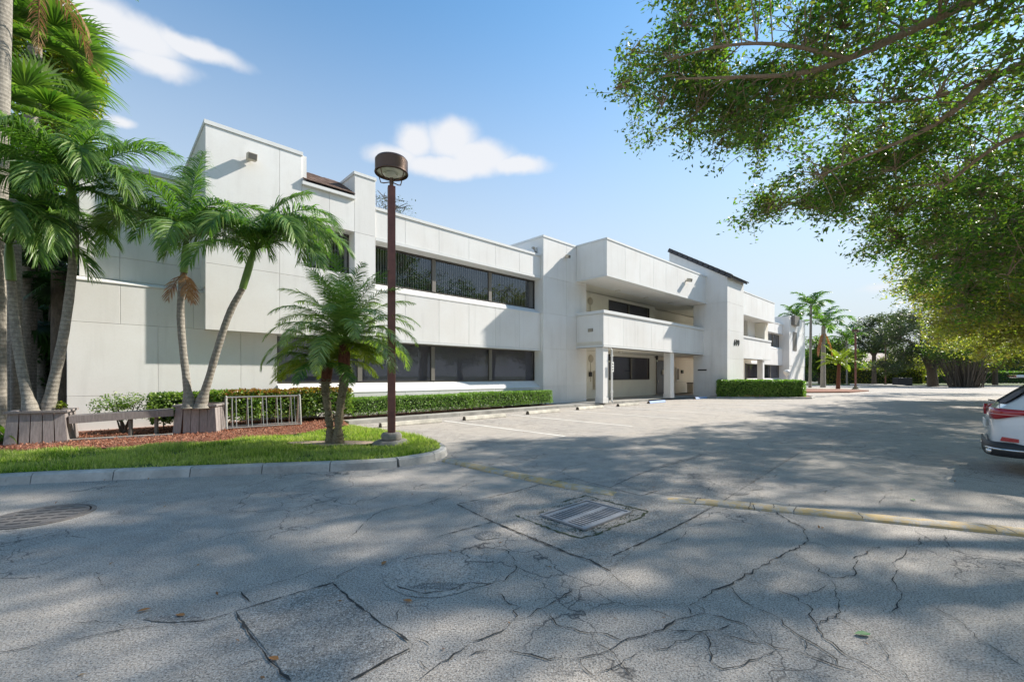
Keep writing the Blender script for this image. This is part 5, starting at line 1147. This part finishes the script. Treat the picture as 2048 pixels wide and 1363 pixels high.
def big_tree(label, foot, limbs, ells, n_sub, n_clump, per, size, mat, mask=True, seed=1, spread=.42, barkm='bark', cat='tree', group=None, trunk_r=.5, name='ficus_tree', gap=-.25, gs=.35, sub_r=.035):
    rng = np.random.default_rng(seed); root = empty(name, foot, 0, label, cat, group); o3 = np.array(root.location)
    sk = []
    for (pts, rad) in limbs:
        P = smooth_path([Vector(p) for p in pts], 2); rr = np.interp(np.linspace(0, 1, len(P)), np.linspace(0, 1, len(rad)), rad); MB().tube([p-root.location for p in P], list(rr), 9).build('limb' if rad[0] < trunk_r*.75 else 'trunk', M[barkm], root, smooth=True)
        sk += [(tuple(p), r) for p, r in zip(P, rr)]
    skp = np.array([s[0] for s in sk]); wts = np.array([e[6] for e in ells], float); wts /= wts.sum()
    def samp(n):
        k = rng.choice(len(ells), n, p=wts); d = rng.normal(size=(n, 3)); d /= np.linalg.norm(d, axis=1)[:, None]; r = rng.random(n)**(1/2.4); E = np.array([e[:6] for e in ells])[k]; return E[:, :3]+d*r[:, None]*E[:, 3:6]
    def filt(P):
        nz = np.array([mnoise.noise((p[0]*gs, p[1]*gs, p[2]*gs*1.5)) for p in P]); ok = nz > gap
        if mask: ok &= sil_ok(P)
        return P[ok]
    cl = filt(samp(n_clump)); sub = filt(samp(n_sub)); tw = MB(); twn = []
    d2 = ((sub[:, None, :]-skp[None])**2).sum(2); ni = d2.argmin(1)
    for s, i in zip(sub, ni):
        if np.linalg.norm(s-skp[i]) > 3.6: continue
        i = max(0, i-2); a = skp[i]; mid = (a+s)/2+np.array([rng.normal(0, .15), rng.normal(0, .15), .25*abs(rng.normal())]); r0 = min(sub_r*1.1, max(.015, sk[i][1]*.4))
        tw.tube([a-o3, mid-o3, s-o3], [r0, r0*.6, .008], 5, cap=False)
    b = tw.build('branch', M[barkm], root, smooth=True); b['kind'] = 'stuff'
    # twigs from nearest sub node to clumps
    tm = MB(); allp = np.concatenate([sub, skp]); SL = spread*3.4; dirs = np.zeros_like(cl)
    for c0 in range(0, len(cl), 400):
        c = cl[c0:c0+400]; ii = ((c[:, None, :]-allp[None])**2).sum(2).argmin(1)
        for q_, (s, i) in enumerate(zip(c, ii)):
            a = allp[i]; v = s-a; L = np.linalg.norm(v)
            dv = v/(L+.01)*np.array([1, 1, .4])+rng.normal(0, .35, 3)*np.array([1, 1, .5])+np.array([0, 0, -.22]); dv /= np.linalg.norm(dv); dirs[c0+q_] = dv
            tm.tube([s-dv*SL*.55-o3, s+np.array([0, 0, .03])-o3, s+dv*SL*.5-o3], [.008*SL, .006*SL, .002], 3, cap=False)
            if L > SL*1.6: continue
            tm.tube([a-o3, (a+s-dv*SL*.55)/2+np.array([0, 0, .04*L])-o3, s-dv*SL*.55-o3], [.014*SL, .011*SL, .008*SL], 3, cap=False)
    t_ = tm.build('twig', M[barkm], root); t_['kind'] = 'stuff'
    n = len(cl); tt = (rng.random((n*per, 1))-.5)*1.1; P = np.repeat(cl, per, 0)+np.repeat(dirs, per, 0)*tt*SL+rng.normal(0, 1, (n*per, 3))*np.array([1, 1, .7])*SL*(.09+.07*rng.random((n*per, 1)))
    P = P[P[:, 2] > 1.5]
    V, Q = leaves(P-o3, size, asp=.46, rng=rng, up=.35); f = np_mesh('crown', V, Q, mat, root); f['kind'] = 'stuff'; return root
def TP(u, v, z): return tuple(UV(u, v, z))
f1 = UV(15.0, -6.5)
big_tree('nearest spreading ficus, its leafy limbs reaching over the lot from the right', f1, [
    ([f1, f1+Vector((-.2, .2, 2.5)), f1+Vector((-.5, .6, 4.5))], [.55, .45, .40]),
    ([f1+Vector((-.5, .6, 4.4)), Wp(2300, -120, 9.0), Wp(1960, -5, 8.9), Wp(1835, 55, 9.2), Wp(1700, 118, 9.6), Wp(1600, 150, 9.9), Wp(1480, 154, 10.2), Wp(1350, 158, 10.6)], [.26, .18, .10, .085, .065, .05, .03, .012]),
    ([f1+Vector((-.5, .6, 4.2)), Wp(2260, 60, 9.5), Wp(1996, 140, 8.9), Wp(1920, 215, 9.2), Wp(1850, 262, 9.6), Wp(1760, 300, 10.2), Wp(1640, 350, 11)], [.24, .15, .075, .065, .05, .03, .012]),
    ([Wp(1996, 140, 8.9), Wp(1900, 190, 9.4), Wp(1800, 205, 9.8), Wp(1700, 205, 10.2)], [.045, .035, .025, .01]),
    ([f1+Vector((-.5, .6, 4.2)), Wp(2200, 240, 9.5), Wp(2060, 262, 9.2), Wp(1990, 290, 9.8), Wp(1880, 380, 10.5)], [.18, .10, .055, .04, .012]),
    ([Wp(1700, 118, 9.6), Wp(1560, 85, 9.8), Wp(1440, 90, 10.2), Wp(1340, 120, 10.6)], [.05, .04, .03, .01]),
    ([f1+Vector((-.5, .6, 4.4)), f1+Vector((-4, -2, 7.5)), f1+Vector((-9, -4, 9))], [.3, .2, .06]),
    ([f1+Vector((-.5, .6, 4.4)), f1+Vector((2, -3, 8)), f1+Vector((4, -4, 10))], [.3, .2, .06])],
    [(5.6, 12.4, 10.2, 3.4, 2.4, 2.4, 2.3), (8.5, 12.0, 9.0, 4.0, 3.2, 3.2, 3.2), (11.0, 9.5, 9.0, 4.5, 4, 3.0, 2.2), (8.5, 4.5, 9.6, 4.5, 3.5, 2.0, 2.9), (5.5, 8.5, 11.8, 4.5, 3.5, 1.0, 1.1), (14, 4, 9.5, 5, 5, 3, 1.6), (7.2, 13.6, 6.9, 2.4, 1.6, 1.2, .9), (2.0, 6.5, 13.0, 4.5, 3.5, 1.0, .7), (8.0, 0.5, 10, 4.0, 3.5, 1.6, 1.5), (12.0, 14.2, 7.2, 3.2, 2.2, 1.9, 1.7), (9.0, 15.0, 6.9, 2.6, 1.4, 1.0, .8), (15.5, 13.5, 7.5, 3.5, 3, 2.6, 1.6)],
    440, 8200, 26, .14, M['leafA'], seed=51, spread=.30, gap=-.03, gs=.6, group='spreading ficus trees along the right side of the lot')
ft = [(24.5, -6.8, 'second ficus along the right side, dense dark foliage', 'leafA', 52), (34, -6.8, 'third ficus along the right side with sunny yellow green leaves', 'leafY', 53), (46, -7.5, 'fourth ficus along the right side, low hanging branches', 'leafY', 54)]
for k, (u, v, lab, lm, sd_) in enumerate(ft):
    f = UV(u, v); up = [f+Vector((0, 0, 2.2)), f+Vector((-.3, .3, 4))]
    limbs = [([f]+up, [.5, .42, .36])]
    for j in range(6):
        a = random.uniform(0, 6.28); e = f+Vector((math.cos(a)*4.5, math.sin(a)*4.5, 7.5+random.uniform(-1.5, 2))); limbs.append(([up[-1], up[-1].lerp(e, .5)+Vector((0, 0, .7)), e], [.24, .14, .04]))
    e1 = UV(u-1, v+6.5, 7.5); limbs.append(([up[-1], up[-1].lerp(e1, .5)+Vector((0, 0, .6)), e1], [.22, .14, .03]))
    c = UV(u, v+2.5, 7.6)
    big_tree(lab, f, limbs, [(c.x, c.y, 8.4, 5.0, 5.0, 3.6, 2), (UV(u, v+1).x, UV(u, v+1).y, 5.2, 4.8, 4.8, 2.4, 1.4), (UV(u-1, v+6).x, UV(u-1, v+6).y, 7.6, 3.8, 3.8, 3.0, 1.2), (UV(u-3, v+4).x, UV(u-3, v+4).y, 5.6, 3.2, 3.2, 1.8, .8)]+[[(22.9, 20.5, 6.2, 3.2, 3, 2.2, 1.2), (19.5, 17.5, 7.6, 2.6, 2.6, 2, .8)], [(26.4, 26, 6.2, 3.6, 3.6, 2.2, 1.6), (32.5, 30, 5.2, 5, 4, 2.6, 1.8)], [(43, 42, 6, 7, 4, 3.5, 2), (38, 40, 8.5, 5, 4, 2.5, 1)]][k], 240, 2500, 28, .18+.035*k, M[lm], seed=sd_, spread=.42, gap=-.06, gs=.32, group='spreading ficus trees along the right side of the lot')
for k, (u, v) in enumerate([(8, -17), (22, -16), (37, -17), (52, -16), (68, -14)]):  # unseen row of trees, added so the windows reflect foliage
    f = UV(u, v); c = f+Vector((0, 0, 8))
    big_tree('broad dark tree added out of view for the window reflections', f, [([f, f+Vector((0, 0, 5))], [.45, .35])], [(c.x, c.y, 7.0, 5.2, 5.2, 4.0, 1)], 40, 600, 20, .34, M['leafD'], mask=True, seed=90+k, spread=.8, name='reflection_tree', group='dark unseen trees added for the window reflections')
# ================================================================== FAR BACKGROUND
def far_palm(label, px, Y, ptop, H_px, nf, L, leaf, mat='palm', seed=1, rad=.12, trunkpx=None, col='bark_palm', dead=0, droop=(70, 110), name='far_palm'):
    rng = np.random.default_rng(seed); top = Wp(px[1], ptop, Y); foot = Vector((Wp(px[0], 700, Y).x, Y, 0)); root = empty(name, foot, 0, label, 'palm', 'palms beyond the far end of the building'); trunk(root, [foot, (foot+top)/2, top], [rad*1.3, rad, rad*.9], M[col], n=8)
    for k in range(nf):
        az = (k*137.5+20) % 360; el = 75-65*k/nf
        add_frond(root, M[mat], base=tuple(top), az=R(az), elev=R(el), L=L*(.9+.2*rng.random()), droop=R(droop[0]+(droop[1]-droop[0])*k/nf), n=34, leaf=leaf, hang=1.1, width=leaf*.10, rach=.03, rng=rng, rise=.2)
    for k in range(dead): add_frond(root, M['palm_rust'], base=tuple(top-Vector((0, 0, .6))), az=R(200+k*150), elev=R(-66), L=L*.9, droop=R(22), n=18, leaf=leaf*.35, hang=1.8, width=leaf*.2, rng=rng)
    return root
M['palm_rust'] = mat_leaf('rusty_dead_frond', [(.26, .09, .045), (.34, .15, .08)], .3)
far_palm('tall thin pale trunk palm just right of the building end', (1620, 1622), 60, 612, 0, 9, 3.0, 1.1, seed=61, rad=.16, droop=(70, 100))
far_palm('palm crown showing above the end of the building roof', (1588, 1590), 82, 632, 0, 10, 3.2, 1.1, seed=62, droop=(60, 100))
far_palm('broad arching palm with rusty dead fronds', (1646, 1647), 62, 652, 0, 11, 4.4, 1.2, seed=63, rad=.28, dead=2, droop=(80, 120))
far_palm('palm behind the far lamp post head', (1694, 1693), 75, 680, 0, 10, 3.4, 1.2, seed=64, droop=(50, 90))
far_palm('bright yellow green date palm with orange trunk by the far kerb', (1676, 1678), 55, 728, 0, 22, 2.8, .55, mat='palm_y', seed=65, rad=.2, col='bark_red', droop=(40, 90))
# far islands
sheet('far_island', [tuple(G(a, b))[:2] for a, b in [(1600, 779), (1690, 779.6), (1738, 782), (1700, 785), (1610, 785.5)]], .12, M['soil'], .13)
sheet('far_verge', [(20, 77), (130, 77), (130, 82), (20, 82)], .10, M['turf'], .11)
sheet('far_island', [tuple(G(a, b))[:2] for a, b in [(1700, 768.4), (1800, 768.8), (1812, 771), (1790, 772.5), (1700, 771)]], .14, M['concrete'], .15)
def far_tree(label, px, Y, foot_z, ells, limbs, n, size, mat, seed, cat='tree', bark='bark_dark', gap=-.2, name='oak_tree', group='trees beyond the far edge of the lot', per=26, gs=.22, spread=.8):
    foot = Vector(((px-1024)/F*Y, Y, foot_z)); E = []
    for (a, b, rx, ry, rz, w) in ells: c = Wp(a, b, Y); E.append((c.x, c.y, c.z, rx/F*Y, ry, rz/F*Y, w))
    LB = [([Wp(a, b, Y) if not isinstance(a, str) else foot for a, b in pts], rad) for pts, rad in limbs]
    return big_tree(label, foot, LB, E, 70, n, per, size, mat, mask=False, seed=seed, spread=spread, barkm=bark, cat=cat, group=group, name=name, trunk_r=rad_max(LB), gap=gap, gs=gs, sub_r=.09)
def rad_max(LB): return max(r[0] for _, r in LB)
far_tree('large grey green oak with a forked trunk in the middle distance', 1864, 68, 0, [(1845, 650, 50, 5, 38, 1.6), (1795, 672, 38, 5, 26, 1.0), (1905, 662, 55, 5, 42, 1.3), (1825, 712, 34, 4, 22, .8), (1850, 690, 60, 4, 14, .5), (1780, 730, 26, 4, 18, .4)],
    [([(1866, 772), (1864, 745), (1862, 738)], [.75, .62, .6]), ([(1862, 740), (1850, 715), (1838, 698), (1815, 680)], [.5, .42, .32, .15]), ([(1864, 740), (1878, 715), (1895, 690), (1905, 665)], [.5, .42, .3, .15]), ([(1838, 698), (1845, 670), (1830, 640)], [.25, .18, .08]), ([(1872, 728), (1905, 722), (1925, 726)], [.22, .15, .06])], 1150, .30, M['leafO'], 71, spread=.55, gap=-.04, gs=.3)
far_tree('grey green oak over the white house roof', 1748, 82, 0, [(1752, 660, 36, 6, 32, 1.4), (1722, 684, 30, 5, 22, 1), (1785, 665, 34, 5, 44, 1.2), (1745, 692, 40, 5, 9, .4)], [([(1748, 772), (1748, 735), (1748, 705)], [.42, .36, .3]), ([(1748, 712), (1730, 690), (1715, 680)], [.25, .16, .06]), ([(1748, 712), (1765, 685), (1780, 660)], [.25, .16, .06])], 1000, .36, M['leafO'], 72, spread=.6, gap=-.05, gs=.28)
far_tree('dark tree standing behind the palms by the building end', 1640, 90, 0, [(1640, 712, 42, 6, 38, 2), (1680, 722, 36, 6, 28, 1)], [([(1640, 770), (1640, 730)], [.4, .3])], 800, .42, M['leafA'], 73, name='broadleaf_tree')
far_tree('sunlit shrubby tree behind the far hedge, left of the oak', 1810, 90, 0, [(1810, 735, 70, 5, 24, 2)], [([(1810, 770), (1810, 740)], [.3, .2])], 700, .40, M['leafY'], 74, name='broadleaf_tree')
far_tree('sunlit foliage under the ficus canopy at far right', 1985, 74, 0, [(1975, 700, 90, 6, 40, 2), (1900, 715, 40, 5, 26, 1), (2080, 680, 90, 6, 60, 2)], [([(1990, 770), (1990, 720)], [.4, .3]), ([(1990, 725), (2020, 690)], [.25, .1])], 1700, .34, M['leafY'], 75, name='broadleaf_tree')
far_tree('tree top peeking over the roof behind the lamp post', 783, 44, 0, [(775, 410, 34, 2.5, 16, 1), (800, 420, 22, 2.5, 10, .6)], [([(783, 752), (783, 600), (780, 430)], [.4, .3, .1])], 130, .20, M['leafO'], 76, per=16, gap=-.1)
# many stemmed clump
cpos = G(1932, 774); root = empty('banyan_clump', (cpos.x, cpos.y, 0), 0, 'thick clump of many thin upright stems under the canopy', 'clump')
sm = MB()
for k in range(150):
    a = random.uniform(0, 6.28); r0 = random.uniform(0, 2.2); r1 = r0+random.uniform(.5, 3.2); h = random.uniform(3, 6.5); c, s = math.cos(a), math.sin(a)
    sm.tube([(c*r0, s*r0*.6, 0), (c*(r0+r1)/2+random.gauss(0, .15), s*(r0+r1)/2*.6, h*.5), (c*r1, s*r1*.6, h)], [.07, .045, .02], 5, cap=False)
sm.build('stem', M['bark_dark'], root)['kind'] = 'stuff'
P = RNG.normal(size=(9000, 3))*np.array([2.6, 1.3, .9])+np.array([0, 0, 5.4]); V, Q = leaves(P, .22); np_mesh('foliage', V, Q, M['leafA'], root)['kind'] = 'stuff'
# far hedge, house, boxes
hx0, hx1 = (1640-1024)/F*88, (1830-1024)/F*88
hedge('boundary_hedge', 'long sunlit hedge in front of the white house', [([Vector((hx0, 86, 0)), Vector((hx1, 86, 0)), Vector((hx1, 87.5, 0)), Vector((hx0, 87.5, 0))], .0, 3.0)], M['leafY'], 70, .34, jitter=.25, stems=False, core=.3, group='far boundary hedges')
hedge('boundary_hedge', 'far low green hedge seen beyond the oak trunk', [([Vector((84, 98, 0)), Vector((130, 98, 0)), Vector((130, 100, 0)), Vector((84, 100, 0))], .0, 2.6)], M['leafA'], 50, .36, jitter=.25, stems=False, core=.3, group='far boundary hedges')
hedge('boundary_hedge', 'tall dark hedge closing the view past the far road', [([Vector((30, 125, 0)), Vector((300, 125, 0)), Vector((300, 130, 0)), Vector((30, 130, 0))], .0, 9.0)], M['leafD'], 9, .9, jitter=.8, stems=False, core=.8, group='far boundary hedges')
hs = empty('house', (95, 102, 0), 0, 'low white house with pale roof behind the far hedge', 'house')
wx = lambda px: (px-1024)/F*102-95
MB().box(wx(1692), wx(1792), 0, 9, -.0, EYE+(HY-722)/F*102).build('wall', M['white'], hs)
MB().prism([(-.8, EYE+(HY-722)/F*102), (4.5, EYE+(HY-704)/F*102), (9.8, EYE+(HY-722)/F*102)], wx(1686), wx(1798), 'x').build('roof', plain('pale_house_roof', (.46, .37, .32), .9), hs)
MB().box(wx(1700), wx(1770), -.06, -.01, 0, EYE+(HY-742)/F*102).build('garage_opening', M['frame_grey'], hs)
p = G(1833, 771); o = MB().box(-1.2, 1.2, 0, 1.3, 0, 1.35).build('utility_box', M['black'], bevel=.05); o.location = (p.x, p.y+2, 0); tag(o, 'dark square utility box left of the oak trunk', 'utility box')
# ================================================================== WHITE SUV
def suv():
    ax = Vector((-NN.x, -NN.y, 0)); ang = math.atan2(ax.y, ax.x)      # forward = away from the building
    rr = Vector((7.80, 7.02, 0)); root = empty('parked_suv', rr, ang+R(1.5), 'white sport utility car parked at the right edge, rear corner in view', 'car')
    W = .95                                     # right side is local y=0 side; car spans y 0..1.9 (left = +y)
    yc = W
    st = [  # x, half width low, zbottom, z belt, roof z, half width roof
        (.00, .70, .42, .80, .86, .60), (.04, .80, .36, .95, 1.02, .68), (.12, .87, .32, 1.02, 1.13, .70), (.26, .915, .30, 1.06, 1.22, .68), (.45, .935, .30, 1.08, 1.40, .64), (.62, .94, .30, 1.08, 1.53, .62), (.80, .945, .30, 1.08, 1.585, .62),
        (1.6, .95, .28, 1.06, 1.64, .64), (2.5, .95, .28, 1.04, 1.63, .63), (3.0, .95, .28, 1.02, 1.50, .60), (3.45, .94, .28, 1.0, 1.14, .62), (3.6, .93, .28, .98, 1.06, .70), (4.2, .90, .28, .94, 1.0, .66), (4.55, .80, .30, .85, .90, .55), (4.66, .62, .40, .72, .76, .45)]
    m = MB(); K = None
    for (x, w, zb, zl, zr, wr) in st:
        half = [(0, zb), (w*.86, zb), (w*.985, zb+.07), (w, zb+.22), (w*1.0, (zb+.22+zl)/2+.02), (w*.985, zl-.07), (w*.94, zl), (wr+(w*.93-wr)*.35, zl+(zr-zl)*.62), (wr, zr-.035*(1 if zr-zl > .1 else .5)), (wr*.7, zr), (0, zr+.01)]
        ring = half+[(-a, b) for a, b in half[-2:0:-1]]; K = len(ring); m.v += [(x, yc-a, z) for a, z in ring]
    for i in range(len(st)-1):
        for k in range(K): k2 = (k+1) % K; m.f.append((i*K+k, i*K+k2, (i+1)*K+k2, (i+1)*K+k))
    m.f.append(tuple(range(K-1, -1, -1))); m.f.append(tuple((len(st)-1)*K+k for k in range(K)))
    body = m.build('body', M['car_white'], root, smooth=True, angle=60); s = body.modifiers.new('sub', 'SUBSURF'); s.levels = 2; s.render_levels = 2
    # lower dark cladding wrapping the rear corner
    def wrap(name, mat, prof, z0, z1, off, par=body):
        q = MB(); n = len(prof)
        for (x, y) in prof: q.v += [(x, y, z0(x) if callable(z0) else z0), (x, y, z1(x) if callable(z1) else z1)]
        for i in range(n-1): q.f.append((2*i, 2*i+2, 2*i+3, 2*i+1))
        o = q.build(name, mat, par, smooth=True); sm_ = o.modifiers.new('thick', 'SOLIDIFY'); sm_.thickness = .02; sm_.offset = 0; return o
    def plan(z_off=0.0, x1=1.0, out=.0, yend=None):      # plan curve round the rear right corner then along right side
        pts = [(-.005-out, 1.9-.45), (-.02-out, .95), (-.01-out, .45), (.005-out*.9, .30), (.03-out*.7, .20), (.07-out*.5, .125-out*.3), (.13-out*.3, .075-out*.6), (.24, .035-out), (.45, .012-out), (.8, .003-out), (x1, 0-out)]
        return pts
    wrap('bumper_cladding', M['car_black'], plan(out=.022, x1=3.9), lambda x: .30-.0*x, lambda x: .53+.02*min(x, 1)-.16*max(0, min(1, (x-.25)/.6)), 0)
    wrap('chrome_strip', M['chrome'], [(x, y) for x, y in plan(out=.040, x1=.3) if y < .7], .40, .43, 0)
    # tail lamps: thick lens following the corner
    for sgn in (0, 1):
        pr = [(.02, .40), (.015, .30), (.035, .20), (.075, .118), (.14, .066), (.24, .028), (.38, .008), (.50, .0)]
        q = MB()
        for i, (x, y) in enumerate(pr):
            yy = y if sgn == 0 else 1.9-y; f = i/(len(pr)-1); zt = 1.09-.035*f*f; zb = .90+.15*max(0, f-.45)**1.2*1.6; o_ = -.012 if sgn == 0 else .012
            q.v += [(x-.018, yy+o_*f, zb), (x-.018, yy+o_*f, zt), (x-.026, yy+o_*1.5*f, (zb+zt)/2)]
        for i in range(len(pr)-1): a = 3*i; q.f += [(a, a+3, a+5, a+2), (a+2, a+5, a+4, a+1)]
        tl = q.build('tail_light', M['tail_red'], root, smooth=True); sm_ = tl.modifiers.new('t', 'SOLIDIFY'); sm_.thickness = .03; sm_.offset = -1 if sgn == 0 else 1
        if sgn == 0:
            q = MB(); q.tube([(x-.036, y-.014*i/7, 1.0-.004*i) for i, (x, y) in enumerate(pr[:-1])], .008, 5); q.build('light_strip', M['tail_pale'], tl)
    # reflector, exhaust trim, spoiler, glass
    MB().prism([(.10, .56), (.30, .545), (.30, .60), (.12, .625)], .055-.03, .05, 'y').build('reflector', M['tail_red'], root)
    for y in (.18, 1.72-.22): MB().box(-.045, .10, y, y+.22, .33, .40).build('exhaust_trim', M['chrome'], root, bevel=.025, seg=3)
    q = MB(); q.box(.30, .80, .36, 1.54, 1.575, 1.625); sp_ = q.build('spoiler', M['car_white'], root, bevel=.02, seg=3); MB().box(.285, .299, .40, 1.50, 1.585, 1.612).build('brake_light', M['tail_red'], sp_)
    # rear window, follows slope
    q = MB(); y0, y1 = .30, 1.60
    rowz = [(.155, 1.15, .30), (.22, 1.205, .285), (.36, 1.335, .31), (.53, 1.478, .335), (.64, 1.555, .35)]
    for (x, z, yy) in rowz:
        for k in range(7):
            f = k/6; bow = .05*(2*f-1)**2; q.v.append((x+bow-.035, yy+(1.9-2*yy)*f, z+.012))
    for i in range(len(rowz)-1):
        for k in range(6): a = i*7+k; q.f.append((a, a+1, a+8, a+7))
    q.build('rear_window', M['car_glass'], root, smooth=True)
    for sgn in (0, 1):
        q = MB(); rows = [(.50, 1.13, 1.40), (.80, 1.11, 1.52), (1.3, 1.09, 1.56), (2.0, 1.08, 1.57), (2.7, 1.06, 1.52), (3.15, 1.05, 1.32)]
        for (x, zb, zt) in rows:
            for (f, z) in ((0, zb), (1, zt)): y = .062+.235*((z-1.05)/.53); q.v.append((x, y-.012 if sgn == 0 else 1.9-y+.012, z))
        for i in range(len(rows)-1): q.f.append((2*i, 2*i+2, 2*i+3, 2*i+1))
        q.build('side_window', M['car_glass'], root, smooth=True)
    MB().tube([(.10, .95, 1.17), (.02, .80, 1.19), (.02, .45, 1.20)], .012, 6).build('rear_wiper', M['car_black'], root)
    MB().box(-.035, -.02, .70, 1.20, .72, .86).build('number_plate', M['white'], root, bevel=.008)
    for x in (.88, 3.72):
        for y in (.0, 1.68):
            w_ = empty_wheel = MB(); T = Matrix.Translation((x, y+.11, .36)) @ Matrix.Rotation(PI/2, 4, 'X')
            m_ = MB(); m_.lathe([(.24, -.11), (.34, -.12), (.365, -.07), (.365, .07), (.34, .12), (.24, .11)], 32); m_.v = [tuple(T @ Vector(p)) for p in m_.v]; ty = m_.build('tyre', M['car_black'], root, smooth=True)
            r_m = MB(); sd2 = 1 if y < 1 else -1
            for k in range(5):
                a = k*2*PI/5; r_m.box(0, .235, -.028, .028, .09*1, .12, Matrix.Rotation(a, 4, 'Z'))
            r_m.lathe([(.06, .08), (.06, .125)], 16).lathe([(.225, .10), (.245, .118), (.245, .05), (.225, .05)], 32); Tm = T if y < 1 else T @ Matrix.Rotation(PI, 4, 'X'); r_m.v = [tuple(Tm @ Vector(p)) for p in r_m.v]; r_m.build('rim', M['chrome'], ty)
    for y in (.02, 1.88):
        sgn = -1 if y < 1 else 1; MB().box(3.0, 3.18, y+sgn*.02 if sgn > 0 else y-.20, y+.20 if sgn > 0 else y-.02, 1.06, 1.20).build('mirror', M['car_white'], root, bevel=.03)
    return root
M['car_white'] = plain('white_car_paint', (.74, .755, .77), .22, var=.02, coat=1.0); M['car_black'] = plain('black_plastic', (.028, .029, .032), .55, var=.2); M['chrome'] = plain('chrome', (.75, .75, .76), .12, 1.0, var=.02)
M['tail_red'] = plain('tail_lamp_red', (.42, .012, .02), .08, var=.3, scale=22, coat=1.0); M['tail_pale'] = plain('tail_lamp_strip', (.70, .35, .33), .2)
M['car_glass'] = plain('car_tinted_glass', (.03, .035, .06), .25, var=.02, spec=0.0, coat=.12)
suv()
